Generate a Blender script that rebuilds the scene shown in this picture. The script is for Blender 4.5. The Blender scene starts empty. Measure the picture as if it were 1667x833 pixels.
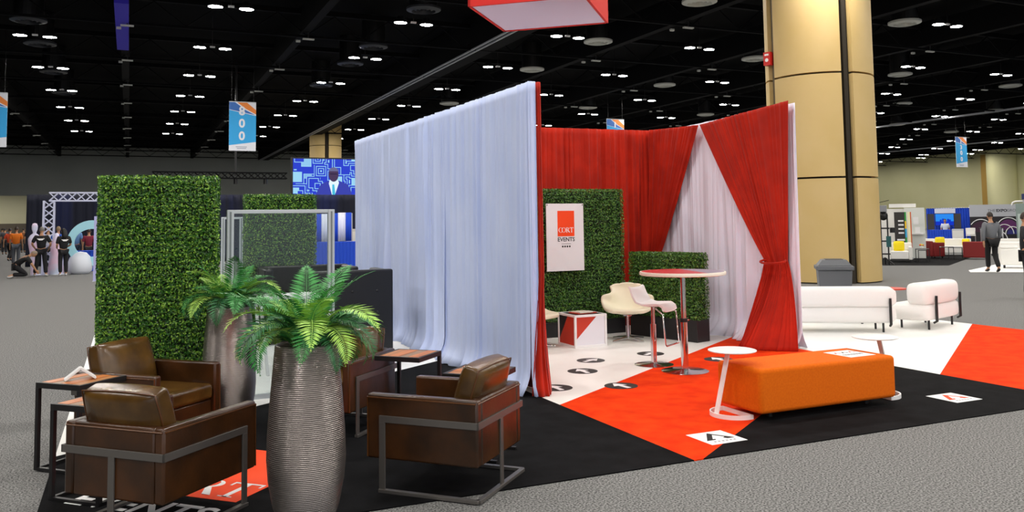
import bpy, bmesh, math, random
from mathutils import Vector, Matrix
import numpy as np
PI = math.pi
R = math.radians
S = bpy.context.scene
COL = S.collection

# ------------------------------------------------------------------ camera, world, exposure
YAW, PITCH, ROLL = R(24.3), R(4.0), R(0.8)
fw = Vector((math.sin(YAW)*math.cos(PITCH), math.cos(YAW)*math.cos(PITCH), math.sin(PITCH)))
rt0 = Vector((math.cos(YAW), -math.sin(YAW), 0))
up0 = rt0.cross(fw)
rt = rt0*math.cos(ROLL) - up0*math.sin(ROLL)
up = rt0*math.sin(ROLL) + up0*math.cos(ROLL)
cd = bpy.data.cameras.new('camera')
cd.sensor_width = 36.0
cd.lens = 1380.0/1667*36
cd.shift_y = (265-416.5)/1667
cd.clip_start = 0.05
cd.clip_end = 400
cam = bpy.data.objects.new('camera', cd)
COL.objects.link(cam)
m = Matrix((rt, up, -fw)).transposed().to_4x4()
m.translation = Vector((0, 0, 1.68))
cam.matrix_world = m
S.camera = cam
S.view_settings.view_transform = 'Standard'
S.view_settings.look = 'None'
S.view_settings.gamma = 1
S.view_settings.use_curve_mapping = False
S.view_settings.exposure = 0.12
LAMP = 262.0            # radiance of the ceiling lamps' lenses
AMBIENT = 0.75          # light of the rest of the hall, which is not built
w = bpy.data.worlds.new('hall')
S.world = w
w.use_nodes = True
w.node_tree.nodes['Background'].inputs[0].default_value = (0.86, 0.92, 1.0, 1)
w.node_tree.nodes['Background'].inputs[1].default_value = AMBIENT

# ------------------------------------------------------------------ materials
def lin(c):
    if isinstance(c, str):
        c = tuple(int(c[i:i+2], 16)/255 for i in (0, 2, 4))
    return tuple((x/12.92 if x <= 0.04045 else ((x+0.055)/1.055)**2.4) for x in c)

MATS = {}
def mat(name, col, rough=0.6, metal=0.0, col2=None, scale=8.0, bump=0.0, bscale=None, spec=0.5, sheen=0.0,
        stretch=None, detail=4.0, lo=0.35, hi=0.65, kind='noise', coat=0.0):
    """principled material: one colour or a two-colour procedural mix, with optional bump"""
    if name in MATS: return MATS[name]
    M = bpy.data.materials.new(name); M.use_nodes = True
    nt = M.node_tree; b = nt.nodes['Principled BSDF']
    c = lin(col) + (1,)
    b.inputs['Base Color'].default_value = c
    b.inputs['Roughness'].default_value = rough
    b.inputs['Metallic'].default_value = metal
    b.inputs['Specular IOR Level'].default_value = spec
    if sheen: b.inputs['Sheen Weight'].default_value = sheen
    if coat: b.inputs['Coat Weight'].default_value = coat
    if col2 or bump:
        tc = nt.nodes.new('ShaderNodeTexCoord'); mp = nt.nodes.new('ShaderNodeMapping')
        nt.links.new(tc.outputs['Object'], mp.inputs[0])
        if stretch: mp.inputs['Scale'].default_value = stretch
    def tex(sc):
        if kind == 'wave':
            t = nt.nodes.new('ShaderNodeTexWave'); t.inputs['Scale'].default_value = sc; t.bands_direction = 'Z'
            t.inputs['Distortion'].default_value = 0.6; t.inputs['Detail'].default_value = 2
        elif kind == 'voronoi':
            t = nt.nodes.new('ShaderNodeTexVoronoi'); t.inputs['Scale'].default_value = sc
        else:
            t = nt.nodes.new('ShaderNodeTexNoise'); t.inputs['Scale'].default_value = sc; t.inputs['Detail'].default_value = detail
        nt.links.new(mp.outputs[0], t.inputs[0])
        return t.outputs[0] if kind != 'wave' else t.outputs['Fac']
    if col2:
        r = nt.nodes.new('ShaderNodeValToRGB')
        r.color_ramp.elements[0].position = lo; r.color_ramp.elements[1].position = hi
        r.color_ramp.elements[0].color = c; r.color_ramp.elements[1].color = lin(col2) + (1,)
        nt.links.new(tex(scale), r.inputs[0]); nt.links.new(r.outputs[0], b.inputs['Base Color'])
    if bump:
        bn = nt.nodes.new('ShaderNodeBump'); bn.inputs['Strength'].default_value = bump; bn.inputs['Distance'].default_value = 0.01
        nt.links.new(tex(bscale or scale), bn.inputs['Height']); nt.links.new(bn.outputs[0], b.inputs['Normal'])
    MATS[name] = M
    return M

def emit(name, col, strength):
    if name in MATS: return MATS[name]
    M = bpy.data.materials.new(name); M.use_nodes = True
    nt = M.node_tree; nt.nodes.remove(nt.nodes['Principled BSDF'])
    e = nt.nodes.new('ShaderNodeEmission'); e.inputs[0].default_value = lin(col) + (1,); e.inputs[1].default_value = strength
    nt.links.new(e.outputs[0], nt.nodes['Material Output'].inputs[0])
    MATS[name] = M
    return M

# ------------------------------------------------------------------ mesh building
class MB:
    def __init__(s): s.v = []; s.f = []
    def add(s, v, f):
        o = len(s.v); s.v += [tuple(p) for p in v]; s.f += [tuple(i+o for i in q) for q in f]; return s
    def box(s, c, d, rz=0.0, taper=1.0):
        x, y, z = d[0]/2, d[1]/2, d[2]/2; cr, sr = math.cos(rz), math.sin(rz)
        v = []
        for k in (-1, 1):
            t = taper if k > 0 else 1.0
            for a, b in ((-1, -1), (1, -1), (1, 1), (-1, 1)):
                px, py = a*x*t, b*y*t
                v.append((c[0]+px*cr-py*sr, c[1]+px*sr+py*cr, c[2]+k*z))
        return s.add(v, [(3, 2, 1, 0), (4, 5, 6, 7), (0, 1, 5, 4), (1, 2, 6, 5), (2, 3, 7, 6), (3, 0, 4, 7)])
    def bb(s, x0, x1, y0, y1, z0, z1):
        return s.box(((x0+x1)/2, (y0+y1)/2, (z0+z1)/2), (x1-x0, y1-y0, z1-z0))
    def beam(s, a, b, w, h, upv=(0, 0, 1)):
        a, b = Vector(a), Vector(b); d = (b-a).normalized(); u = Vector(upv)
        if abs(d.dot(u)) > 0.99: u = Vector((1, 0, 0))
        r = d.cross(u).normalized(); u = r.cross(d)
        v = [p + r*(i*w/2) + u*(j*h/2) for p in (a, b) for i, j in ((-1, -1), (1, -1), (1, 1), (-1, 1))]
        return s.add(v, [(0, 1, 2, 3), (7, 6, 5, 4), (1, 0, 4, 5), (2, 1, 5, 6), (3, 2, 6, 7), (0, 3, 7, 4)])
    def tube(s, pts, r, seg=8, closed=False):
        pts = [Vector(p) for p in pts]; n = len(pts)
        rs = r if isinstance(r, (list, tuple)) else [r]*n
        v, f = [], []; prev = None
        for i, p in enumerate(pts):
            if closed: d = pts[(i+1) % n] - pts[i-1]
            else: d = pts[min(i+1, n-1)] - pts[max(i-1, 0)]
            d.normalize()
            if prev is None:
                a = Vector((0, 0, 1)) if abs(d.z) < 0.9 else Vector((1, 0, 0)); x = d.cross(a).normalized()
            else:
                x = (prev - d*prev.dot(d)).normalized()
            prev = x; y = d.cross(x)
            v += [p + (x*math.cos(t*2*PI/seg) + y*math.sin(t*2*PI/seg))*rs[i] for t in range(seg)]
        for i in range(n if closed else n-1):
            j = (i+1) % n
            f += [(i*seg+k, i*seg+(k+1) % seg, j*seg+(k+1) % seg, j*seg+k) for k in range(seg)]
        if not closed: f += [tuple(range(seg))[::-1], tuple((n-1)*seg+k for k in range(seg))]
        return s.add(v, f)
    def lathe(s, prof, seg=24, c=(0, 0, 0), a0=0.0, a1=2*PI):
        full = abs(a1-a0-2*PI) < 1e-6; n = seg if full else seg+1; v, f = [], []
        for r_, z in prof:
            v += [(c[0]+r_*math.cos(a0+(a1-a0)*k/seg), c[1]+r_*math.sin(a0+(a1-a0)*k/seg), c[2]+z) for k in range(n)]
        for i in range(len(prof)-1):
            for k in range(seg):
                k2 = (k+1) % n
                f.append((i*n+k, i*n+k2, (i+1)*n+k2, (i+1)*n+k))
        if full:
            if prof[0][0] > 1e-4: f.append(tuple(range(n))[::-1])
            if prof[-1][0] > 1e-4: f.append(tuple((len(prof)-1)*n+k for k in range(n)))
        return s.add(v, f)
    def cyl(s, c, r, h, seg=20): return s.lathe([(r, 0), (r, h)], seg, c)
    def prism(s, poly, z0, z1):
        n = len(poly)
        v = [(p[0], p[1], z0) for p in poly] + [(p[0], p[1], z1) for p in poly]
        return s.add(v, [tuple(range(n))[::-1], tuple(range(n, 2*n))] + [(i, (i+1) % n, n+(i+1) % n, n+i) for i in range(n)])
    def ball(s, c, r, seg=16, rings=10):
        rx, ry, rz = r if isinstance(r, (tuple, list)) else (r, r, r); v = []; f = []
        for i in range(1, rings):
            th = PI*i/rings
            v += [(c[0]+rx*math.sin(th)*math.cos(2*PI*k/seg), c[1]+ry*math.sin(th)*math.sin(2*PI*k/seg), c[2]+rz*math.cos(th)) for k in range(seg)]
        for i in range(rings-2):
            f += [(i*seg+k, (i+1)*seg+k, (i+1)*seg+(k+1) % seg, i*seg+(k+1) % seg) for k in range(seg)]
        t = len(v); v += [(c[0], c[1], c[2]+rz), (c[0], c[1], c[2]-rz)]
        f += [(t, k, (k+1) % seg) for k in range(seg)] + [(t+1, (rings-2)*seg+(k+1) % seg, (rings-2)*seg+k) for k in range(seg)]
        return s.add(v, f)
    def grid(s, fn, nu, nv):
        v = [fn(i/nu, j/nv) for j in range(nv+1) for i in range(nu+1)]
        return s.add(v, [(j*(nu+1)+i, j*(nu+1)+i+1, (j+1)*(nu+1)+i+1, (j+1)*(nu+1)+i) for j in range(nv) for i in range(nu)])
    def xf(s, M):
        s.v = [tuple(M @ Vector(p)) for p in s.v]; return s
    def mesh(s, name, smooth=None):
        me = bpy.data.meshes.new(name); me.from_pydata(s.v, [], s.f); me.update()
        if smooth is not None:
            me.polygons.foreach_set('use_smooth', [True]*len(me.polygons))
            me.set_sharp_from_angle(angle=R(smooth))
        return me
    def build(s, name, mt, parent=None, smooth=None, bevel=0, seg=2, sub=0, solid=0, loc=None, rz=0.0):
        o = bpy.data.objects.new(name, s.mesh(name, smooth)); COL.objects.link(o)
        o.data.materials.append(mt)
        if parent is not None: o.parent = parent
        if loc: o.location = loc
        if rz: o.rotation_euler.z = rz
        if solid:
            md = o.modifiers.new('solidify', 'SOLIDIFY'); md.thickness = solid; md.offset = 0
        if bevel:
            md = o.modifiers.new('bevel', 'BEVEL'); md.width = bevel; md.segments = seg; md.limit_method = 'ANGLE'; md.angle_limit = R(35)
        if sub:
            md = o.modifiers.new('subsurf', 'SUBSURF'); md.levels = sub; md.render_levels = sub
        return o

def tag(o, label, cat, group=None, kind=None):
    o['label'] = label
    if cat: o['category'] = cat
    if group: o['group'] = group
    if kind: o['kind'] = kind
    return o
def thing(name, label, cat, loc=(0, 0, 0), rz=0.0, group=None):
    o = bpy.data.objects.new(name, None); COL.objects.link(o); o.empty_display_size = 0.1
    o.location = loc; o.rotation_euler.z = rz
    return tag(o, label, cat, group)
def struct(o): o['kind'] = 'structure'; return o
def copy_tree(o, parent=None):
    c = o.copy(); COL.objects.link(c); c.parent = parent
    for ch in list(o.children): copy_tree(ch, c)
    return c

def text_mb(body, size=1.0, extrude=0.002, bold=0.0, align='CENTER'):
    """lettering as a mesh in the local XY plane, facing +Z"""
    cu = bpy.data.curves.new('lettering', 'FONT'); cu.body = body; cu.size = size; cu.extrude = extrude; cu.offset = bold
    cu.align_x = align; cu.align_y = 'CENTER'; cu.resolution_u = 3
    o = bpy.data.objects.new('lettering', cu); COL.objects.link(o)
    bpy.context.view_layer.update()
    me = bpy.data.meshes.new_from_object(o.evaluated_get(bpy.context.evaluated_depsgraph_get()))
    b = MB().add([tuple(v.co) for v in me.vertices], [tuple(p.vertices) for p in me.polygons])
    bpy.data.objects.remove(o); bpy.data.curves.remove(cu); bpy.data.meshes.remove(me)
    return b
UPRIGHT = Matrix.Rotation(PI/2, 4, 'X')        # XY plane -> XZ plane, facing -Y

def serif_word(h=1.0):
    """the four tall serif letters of the logo, overlapping, flat in XY; returns (builder, width)"""
    b = MB(); E = 0.002
    def ring(cx, a0, a1, n=28):
        ro, rix, riy = 0.5, 0.335, 0.462
        vo = []
        for k in range(n+1):
            a = a0+(a1-a0)*k/n
            vo.append((cx+0.47*math.cos(a), 0.5+ro*math.sin(a))); vo.append((cx+rix*math.cos(a), 0.5+riy*math.sin(a)))
        for k in range(n):
            p = [vo[2*k], vo[2*k+1], vo[2*k+3], vo[2*k+2]]
            b.prism(p[::-1], 0, E)
    ring(0.47, R(38), R(322)); b.prism([(0.80, 0.62), (0.84, 0.62), (0.84, 0.96), (0.80, 0.90)], 0, E)
    ring(1.19, 0, 2*PI, 36)
    x = 1.71
    b.prism([(x, 0), (x+.30, 0), (x+.30, .04), (x, .04)], 0, E); b.prism([(x+.08, .04), (x+.22, .04), (x+.22, .96), (x+.08, .96)], 0, E)
    b.prism([(x, .96), (x+.34, .96), (x+.34, 1), (x, 1)], 0, E)
    for k in range(14):
        a, c = -PI/2+PI*k/14, -PI/2+PI*(k+1)/14
        b.prism([(x+.34+.30*math.cos(a), .74+.26*math.sin(a)), (x+.34+.30*math.cos(c), .74+.26*math.sin(c)),
                 (x+.34+.16*math.cos(c), .74+.215*math.sin(c)), (x+.34+.16*math.cos(a), .74+.215*math.sin(a))], 0, E)
    b.prism([(x+.22, .48), (x+.36, .48), (x+.36, .525), (x+.22, .525)], 0, E)
    b.prism([(x+.62, 0), (x+.86, 0), (x+.50, .50), (x+.32, .50)], 0, E)
    x = 2.53
    b.prism([(x, .93), (x+.86, .93), (x+.86, 1), (x, 1)], 0, E); b.prism([(x, .76), (x+.05, .76), (x+.05, .93), (x, .93)], 0, E)
    b.prism([(x+.81, .76), (x+.86, .76), (x+.86, .93), (x+.81, .93)], 0, E); b.prism([(x+.36, 0), (x+.50, 0), (x+.50, .93), (x+.36, .93)], 0, E)
    b.prism([(x+.24, 0), (x+.62, 0), (x+.62, .04), (x+.24, .04)], 0, E)
    b.v = [((p[0]-1.70)*h, p[1]*h, p[2]) for p in b.v]
    return b, 3.39*h
BZ = 0.008       # top of the booth's floor covering
# ------------------------------------------------------------------ the hall
m_grey = mat('grey speckled carpet', '2b2c2c', 0.95, col2='a0a09e', scale=78, detail=5, lo=0.33, hi=0.68, bump=0.2, bscale=78, spec=.1)
m_ceil = mat('black painted ceiling', '040405', 0.95, spec=.1)
m_beam = mat('black painted steel', '050507', 0.8, spec=.15)
m_wallL = mat('grey hall wall', 'b2b7b2', 0.9, col2='babfba', scale=0.3)
m_wallR = mat('pale olive hall wall', 'c8c698', 0.9, col2='d0cea2', scale=0.2)
m_cream = mat('cream lobby wall', 'd9d6b4', 0.9)
m_tan = mat('tan painted column panel', 'cdb070', 0.65, col2='d2b67c', scale=0.8)
m_dark = mat('dark recess', '2b2417', 0.8)
m_black = mat('black metal', '111112', 0.4)
m_white = mat('white painted', 'ececec', 0.5)
m_chrome = mat('polished chrome', 'd8d8da', 0.12, 1.0)
m_alu = mat('brushed aluminium', 'b9bec2', 0.35, 0.85)

struct(MB().bb(-60, 120, -20, 125, -0.1, 0).build('floor', m_grey))
struct(MB().bb(-60, 120, -20, 125, 10.4, 10.5).build('ceiling', m_ceil))
# ceiling steel: beams run along the hall, trusses across it
for k in range(0, 16):
    x = -6.7+6.42*k
    big = abs(x-12.56) < 0.1
    if big: continue
    o = struct(MB().bb(x-0.16, x+0.16, -10, 99, 9.15, 10.2).build('trim_1', m_beam))
for k in range(-3, 10):
    y = 33.1+6.95*k
    b = MB(); b.bb(-40, 99, y-0.05, y+0.05, 8.98, 9.07); b.bb(-40, 99, y-0.08, y+0.08, 9.9, 10.1)
    for j in range(64):
        xx = -40+j*2.2
        b.beam((xx, y, 9.07), (xx+1.1, y, 9.9), .04, .04); b.beam((xx+1.1, y, 9.9), (xx+2.2, y, 9.07), .04, .04)
    struct(b.build('trim_2', m_beam))
gb = thing('ceiling_beam', 'deep black ceiling beam with two pale strips along its lower edge', 'beam', (13.6, 40, 8.95))
MB().bb(-0.55, 0.55, -50, 58, 0.05, 1.4).build('girder', m_beam, gb)
m_strip = mat('pale conduit', 'b9bcc4', 0.5)
MB().bb(-0.52, -0.44, -50, 58, 0, 0.05).build('conduit', m_strip, gb)
MB().bb(-0.28, -0.20, -50, 58, 0, 0.05).build('conduit', m_strip, gb)
gb2 = thing('cable_tray', 'thin pale cable tray crossing the ceiling right of the tan column', 'tray', (55.5, 45, 9.0))
MB().bb(-0.12, 0.12, -40, 50, -0.05, 0.05).build('tray', m_strip, gb2)
gb3 = thing('cable_tray', 'thinner pale cable tray running above the hanging banner on the right', 'tray', (78, 55, 9.0))
MB().bb(-0.1, 0.1, -40, 44, -0.05, 0.05).build('tray', m_strip, gb3)
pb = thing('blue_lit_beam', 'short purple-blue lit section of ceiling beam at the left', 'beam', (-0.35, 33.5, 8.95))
m_purple = mat('purple-blue light tint', '3a2bd0', 0.6)  # coloured light on the beam, put into the panel's base colour
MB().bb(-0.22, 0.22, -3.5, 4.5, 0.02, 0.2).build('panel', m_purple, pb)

# walls
b = MB(); b.bb(-60, 99, 100, 100.5, 5.1, 10.4)
for x0, x1 in ((2, 99), (-60, -30)): b.bb(x0, x1, 100, 100.5, 0, 5.1)
struct(b.build('wall_back', m_wallL))
struct(MB().bb(-60, 10, 112, 112.4, 0, 9).build('wall_lobby', m_cream))
b = MB(); b.bb(-30, 2, 111.15, 111.95, 0, 2.3)
for k in range(12): b.bb(-29+2.6*k, -27.4+2.6*k, 111.05, 111.15, 0.05, 2.1)
tag(b.build('lobby_counters', mat('brown glass doors', '5f5648', 0.4)), 'row of brown glazed doors in the far lobby', 'doors')
b = MB(); b.bb(100, 100.5, 10, 100.5, 0, 10.4)
struct(b.build('wall_right', m_wallR))
wp = thing('wall_pilaster', 'pale olive rounded pilaster on the far wall at the right edge', 'column', (99.2, 71.2, 0))
MB().cyl((0, 0, 0), 1.7, 10.3, 24).build('shaft', m_wallR, wp, smooth=40)
MB().bb(-0.3, 0.3, 1.55, 2.6, 0, 9.4).build('pipe_casing', mat('ochre casing', 'a9873f', 0.7), wp)

struct(MB().bb(-60.5, -60, -20, 125, 0, 10.4).build('wall_left', m_wallL))  # unseen hall wall, put in to cut ambient light from the left
# ceiling lamps on the hall's own grid
m_lamp = emit('lamp lens', 'fff9f2', LAMP)
m_house = mat('lamp housing', '1c1c1e', 0.5)
proto = thing('ceiling_light', 'pair of bright white lamps on a short bar under the black ceiling', 'ceiling light', (0, 0, 9), 0, 'paired ceiling lamps')
for sx in (-0.5, 0.5):
    h = MB().lathe([(.24, .02), (.24, .06), (.12, .25), (.001, .26)], 16, (sx, 0, 0)).build('lamp_head', m_house, proto)
    lens = MB().add([(sx+.235*math.cos(2*PI*q/16), .185*math.sin(2*PI*q/16), .015) for q in range(16)], [tuple(range(16))[::-1]])
    lens.build('lens', m_lamp, h)
MB().bb(-0.10, 0.10, -0.04, 0.04, 0.04, 0.10).build('gear_box', m_white, proto)
MB().bb(-0.012, 0.012, -0.012, 0.012, 0.14, 1.4).build('hanger', m_black, proto)
C0 = Vector((0, 0, 1.68))
def inview(p, mx=60, my=60):
    d = Vector(p)-C0; z = d.dot(fw)
    if z < 1: return False
    u = 833.5+1380*d.dot(rt)/z; v = 265-1380*d.dot(up)/z
    return -mx < u < 1667+mx and -my < v < 833+my
first = True
for k in range(-3, 15):
    for n in range(-7, 10):
        x, y = -3.4+6.42*k, 29.55+7.05*n
        if y > 76: continue
        near = -16 < x < 30 and -20 < y < 29
        if not (near or (inview((x, y, 9)) and y < 96)): continue
        if abs(x-13.6) < 0.9: continue
        o = proto if first else copy_tree(proto)
        first = False
        o.location = (x, y, 9.0)
for y in (58, 65, 72, 79, 86, 93):
    o = copy_tree(proto); o.location = (94.5, y, 9.3); o['label'] = 'pair of lamps close to the pale olive far wall'; o['group'] = 'wall lamps'
for x in (-26, -20, -14, -5):  # out-of-view lamps, added to brighten the far lobby
    o = copy_tree(proto); o.location = (x, 106, 6.2); o['label'] = 'pair of unseen lamps added to brighten the far lobby behind the wall opening'; o['group'] = 'added lobby lamps'
# round air diffusers
m_diff = mat('white diffuser', 'c9cbc4', 0.5); m_diffd = mat('dark diffuser', '2a2d33', 0.5)
def diffuser(x, y, m_, label, group):
    t = thing('air_diffuser', label, 'air vent', (x, y, 9.05), 0, group)
    for i, (ro, ri, dz) in enumerate(((.60, .40, 0), (.36, .24, .03), (.20, .10, .05))):
        MB().lathe([(ri, dz+.10), (ri+.02, dz), (ro, dz+.05), (ro, dz+.12)], 28).build('ring', m_, t, smooth=50)
    MB().cyl((0, 0, 0.17), 0.5, 1.17, 24).build('duct', m_black, t)
for x, y in ((-3.4, 34.3), (-3.4, 38.6), (-3.4, 45.4), (-3.4, 52.3), (9.25, 27.8), (9.25, 34.5), (9.25, 38.6), (9.25, 45.2)):
    diffuser(x, y, m_diffd, 'round dark ceiling air vent near the lamps on the left', 'dark round ceiling vents')
for x, y in ((17.7, 23.4), (17.7, 30.3), (17.9, 37.1), (18.1, 49.5), (26.5, 31), (26.9, 38.9), (27.4, 48.4), (37.3, 49), (27.1, 23.1), (36.8, 31.8),
             (46.3, 32.4), (46.5, 40.1), (56.5, 49.3), (56, 40.5), (66.4, 52.2)):
    diffuser(x, y, m_diff, 'round white ceiling air vent against the black ceiling', 'white round ceiling vents')
# small speaker boxes where beams and trusses cross
pr_ = thing('ceiling_box', 'small white box fixed where ceiling steel crosses', 'ceiling box', (0, 0, 8.9), 0, 'small boxes on the ceiling steel')
MB().bb(-.22, .22, -.06, .06, 0, .05).build('plate', m_diff, pr_); MB().bb(-.36, -.2, .6, .7, .02, .10).build('lamp', m_diff, pr_)
MB().bb(-.02, .02, -.02, .02, .06, .4).build('bracket', m_black, pr_)
first = True
for k in range(0, 13):
    for n in range(-2, 9):
        x, y = -6.7+6.42*k+.1, 33.1+6.95*n-.2
        if abs(x-12.6) < .3 or not inview((x, y, 9), 0, 0): continue
        o = pr_ if first else copy_tree(pr_); first = False
        o.location = (x, y, 8.86)

# columns: four curved panels between dark slots, stacked in courses
def column(x, y, rad, aim, label, z1=10.4, ph=2.71, z0=0.03):
    t = thing('column', label, 'column', (x, y, 0))
    MB().cyl((0, 0, 0), rad-0.17, z1, 32).build('core', m_dark, t, smooth=40)
    g = 0.16/rad
    meshes = {}
    z = z0
    while z < z1-0.1:
        h = min(ph, z1-z)-0.05
        for k in range(4):
            a = aim+k*PI/2
            b = MB(); n = 12; v = []; f = []
            a0, a1 = a+g, a+PI/2-g
            for i in range(n+1):
                t_ = a0+(a1-a0)*i/n
                for rr in (rad, rad-0.16):
                    for zz in (z, z+h): v.append((rr*math.cos(t_), rr*math.sin(t_), zz))
            for i in range(n):
                p, q = i*4, i*4+4
                f += [(p, q, q+1, p+1), (q+2, p+2, p+3, q+3), (p+1, q+1, q+3, p+3), (q, p, p+2, q+2)]
            f += [(0, 1, 3, 2), (n*4+1, n*4, n*4+2, n*4+3)]
            b.add(v, f); b.build('panel', m_tan, t, smooth=35)
        z += ph
    for k in range(4):
        a = aim+k*PI/2
        rr = rad-0.12
        MB().box((rr*math.cos(a), rr*math.sin(a), z1/2), (0.10, 0.10, z1), a).build('channel', mat('channel', '5a4a2c', 0.6) if k % 2 else m_dark, t)
    return t
cx_, cy_ = 17.15, 17.5
acam = math.atan2(-cy_, -cx_)
colA = column(cx_, cy_, 1.39, acam+R(30), 'huge tan panelled column with dark vertical slots behind the red drape')
column(14.7, 70, 1.3, math.atan2(-70, -14.7)+R(5), 'distant tan column behind the big video screen')
sg = thing('alarm_sign', 'small red and white fire alarm sign high on the tan column', 'sign', (15.70, 17.86, 5.82), R(-72))
MB().bb(-.10, .10, -.03, .14, 0, .36).build('plate', mat('sign red', 'c8241c', 0.5), sg)
MB().bb(-.06, .06, -.035, -.03, .26, .31).build('lettering', m_white, sg)
MB().lathe([(.001, 0), (.05, 0), (.05, .006), (.001, .006)], 16).xf(Matrix.Translation((0, -.03, .14)) @ UPRIGHT).build('bell', m_white, sg)

# hanging numbered banners
m_bblue = mat('banner sky blue', '33a9ea', 0.7); m_borange = mat('banner orange', 'f08a3c', 0.7); m_bdeep = mat('banner deep blue', '3f74c4', 0.7)
m_bwhite = mat('banner white', 'e8ecf4', 0.7)
def banner(x, y, z, digits, label, rz=0.0):
    W, H = 1.22, 2.29
    t = thing('banner', label, 'banner', (x, y, z), rz, None)
    MB().bb(-W/2, W/2, -.01, .01, -H/2, H/2).build('cloth', m_bwhite, t)
    def flat(poly, y0, mt, nm):
        b = MB().prism([(p[0]*W-W/2, p[1]*H-H/2) for p in poly], 0, .004).xf(Matrix.Translation((0, y0, 0)) @ UPRIGHT)
        return b.build(nm, mt, t)
    flat([(0, .11), (1, .19), (1, .73), (0, .84)], -.011, m_bblue, 'blue_field')
    flat([(0, .85), (.48, .80), (.98, .745), (.60, .85), (.22, 1), (0, 1)], -.011, m_bdeep, 'dark_wedge')
    flat([(.30, 1), (.66, 1), (1, .85), (1, .76), (.62, .87)], -.013, m_borange, 'orange_wedge')
    ys = {3: (.815, .56, .30), 4: (.85, .66, .47, .26)}[len(digits)]
    for d, yy in zip(digits, ys):
        if d == ' ': continue
        sz = .56 if len(digits) == 3 else .46
        text_mb(d, sz, .004, .018).xf(Matrix.Translation((-.03, -.02, yy*H-H/2)) @ UPRIGHT).build('digit', m_bwhite, t)
    for k, (xx, ww) in enumerate(((-.3, .5), (-.25, .42))):
        MB().bb(xx, xx+ww, -.014, -.01, -H/2+.17-.07*k, -H/2+.20-.07*k).build('caption', mat('caption grey', '9aa3b5', 0.7), t)
    MB().bb(-W/2, W/2, -.02, .02, H/2, H/2+.04).build('pole', m_alu, t)
    for sx in (-.5, .5): MB().bb(sx-.006, sx+.006, -.006, .006, H/2+.04, 10.4-z).build('cable', m_black, t)
banner(4.8, 41.46, 6.35, '800', 'hanging blue and orange banner numbered 800')
banner(-5.42, 41.5, 6.3, '   ', 'hanging banner cut off by the left edge of the picture')
banner(26.9, 44.2, 6.68, '1   ', 'hanging banner showing only its top above the red back drape')
banner(58.1, 44.9, 6.55, '1300', 'hanging blue banner numbered 1300 at far right')
banner(20.9, 59.5, 9.25-1.35, '   ', 'small distant banner tip peeking above the white drape')
# ------------------------------------------------------------------ booth flooring
m_blackc = mat('black carpet', '070708', 0.95, col2='131315', scale=5, detail=6, bump=0.3, bscale=300, spec=.1)
m_redc = mat('orange-red carpet', 'dd3206', 0.95, col2='ec430c', scale=5, detail=6, bump=0.3, bscale=300, spec=.1)
m_whitef = mat('white booth floor', 'f4f4f0', 0.45, col2='eeeeea', scale=2)
def cover(name, poly, mt, label, cat):
    return tag(MB().prism(poly, 0, BZ).build(name, mt), label, cat)
cover('carpet', [(-.47, 5.0), (3.62, 5.0), (3.62, 10.05), (-.47, 7.2)], m_blackc, 'black carpet under the leather armchairs', 'carpet')
cover('carpet', [(3.70, 5.0), (7.87, 5.0), (7.87, 7.88)], m_blackc, 'black carpet triangle in front of the orange bench', 'carpet')
cover('carpet', [(3.62, 5.0), (3.70, 5.0), (7.87, 7.88), (7.87, 9.87), (3.62, 7.03)], m_redc, 'orange-red carpet band under the chrome bar table', 'carpet')
cover('carpet', [(7.87, 5.05), (11.95, 5.05), (11.95, 9.2), (7.87, 6.47)], m_redc, 'orange-red carpet at the right edge of the picture', 'carpet')
cover('floor_panel', [(-.47, 7.2), (3.62, 10.05), (3.62, 15), (-.47, 15)], m_whitef, 'white flooring behind the leather armchairs and the hedge', 'flooring')
cover('floor_panel', [(3.62, 7.03), (7.87, 9.87), (7.87, 15), (3.62, 15)], m_whitef, 'white flooring with black arrow dots inside the draped room', 'flooring')
cover('floor_panel', [(7.87, 6.47), (11.95, 9.2), (11.95, 15), (7.87, 15)], m_whitef, 'white flooring under the white curved sofas', 'flooring')

# logo on the carpet, printed turned by 45 degrees
m_logo = mat('logo red', 'f4470f', 0.8); m_print = mat('white print', 'f2f2f2', 0.8); m_ink = mat('black ink', '141416', 0.8)
def uv(u, v): return ((u+v)*.70711, (v-u)*.70711)
lg = thing('floor_logo', 'red logo square with white CORT and EVENTS lettering on the black carpet', 'floor sign', (*uv(-3.96, 4.33), BZ), R(-45))
MB().bb(-.5, .5, 0, 1.04, 0, .002).build('red_square', m_logo, lg)
bw, ww = serif_word(.27); bw.xf(Matrix.Translation((0.02, .06, .002))).build('lettering', m_print, lg)
tx = text_mb('EVENTS', .30, .001, .006); tx.xf(Matrix.Translation((0, -.25, .001))).build('lettering', m_print, lg)

# round arrow dots on the floor
m_dot = mat('black floor sticker', '18181a', 0.5)
def dot(x, y, ang, label, r=.17):
    t = thing('floor_sticker', label, 'floor sticker', (x, y, BZ), R(ang))
    MB().lathe([(r, 0), (r, .002)], 28).build('disc', m_dot, t)
    MB().prism([(-.135, -.026), (.01, -.026), (.01, -.08), (.14, 0), (.01, .08), (.01, .026), (-.135, .026)], .002, .0035).build('arrow', m_print, t)
dot(4.65, 8.46, 88, 'round black arrow sticker on white floor near the red drape foot')
dot(5.09, 9.05, 24, 'round black arrow sticker on white floor in front of the cube table')
dot(4.58, 7.53, 96, 'round black arrow sticker straddling the red carpet edge')
dot(6.0, 9.14, 28, 'round black arrow sticker partly behind the bar stool post')
dot(6.46, 8.38, 88, 'round arrow sticker on red carpet behind the white round side table')
dot(3.95, 7.75, 90, 'round black arrow sticker at the foot of the red drape edge')
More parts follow.
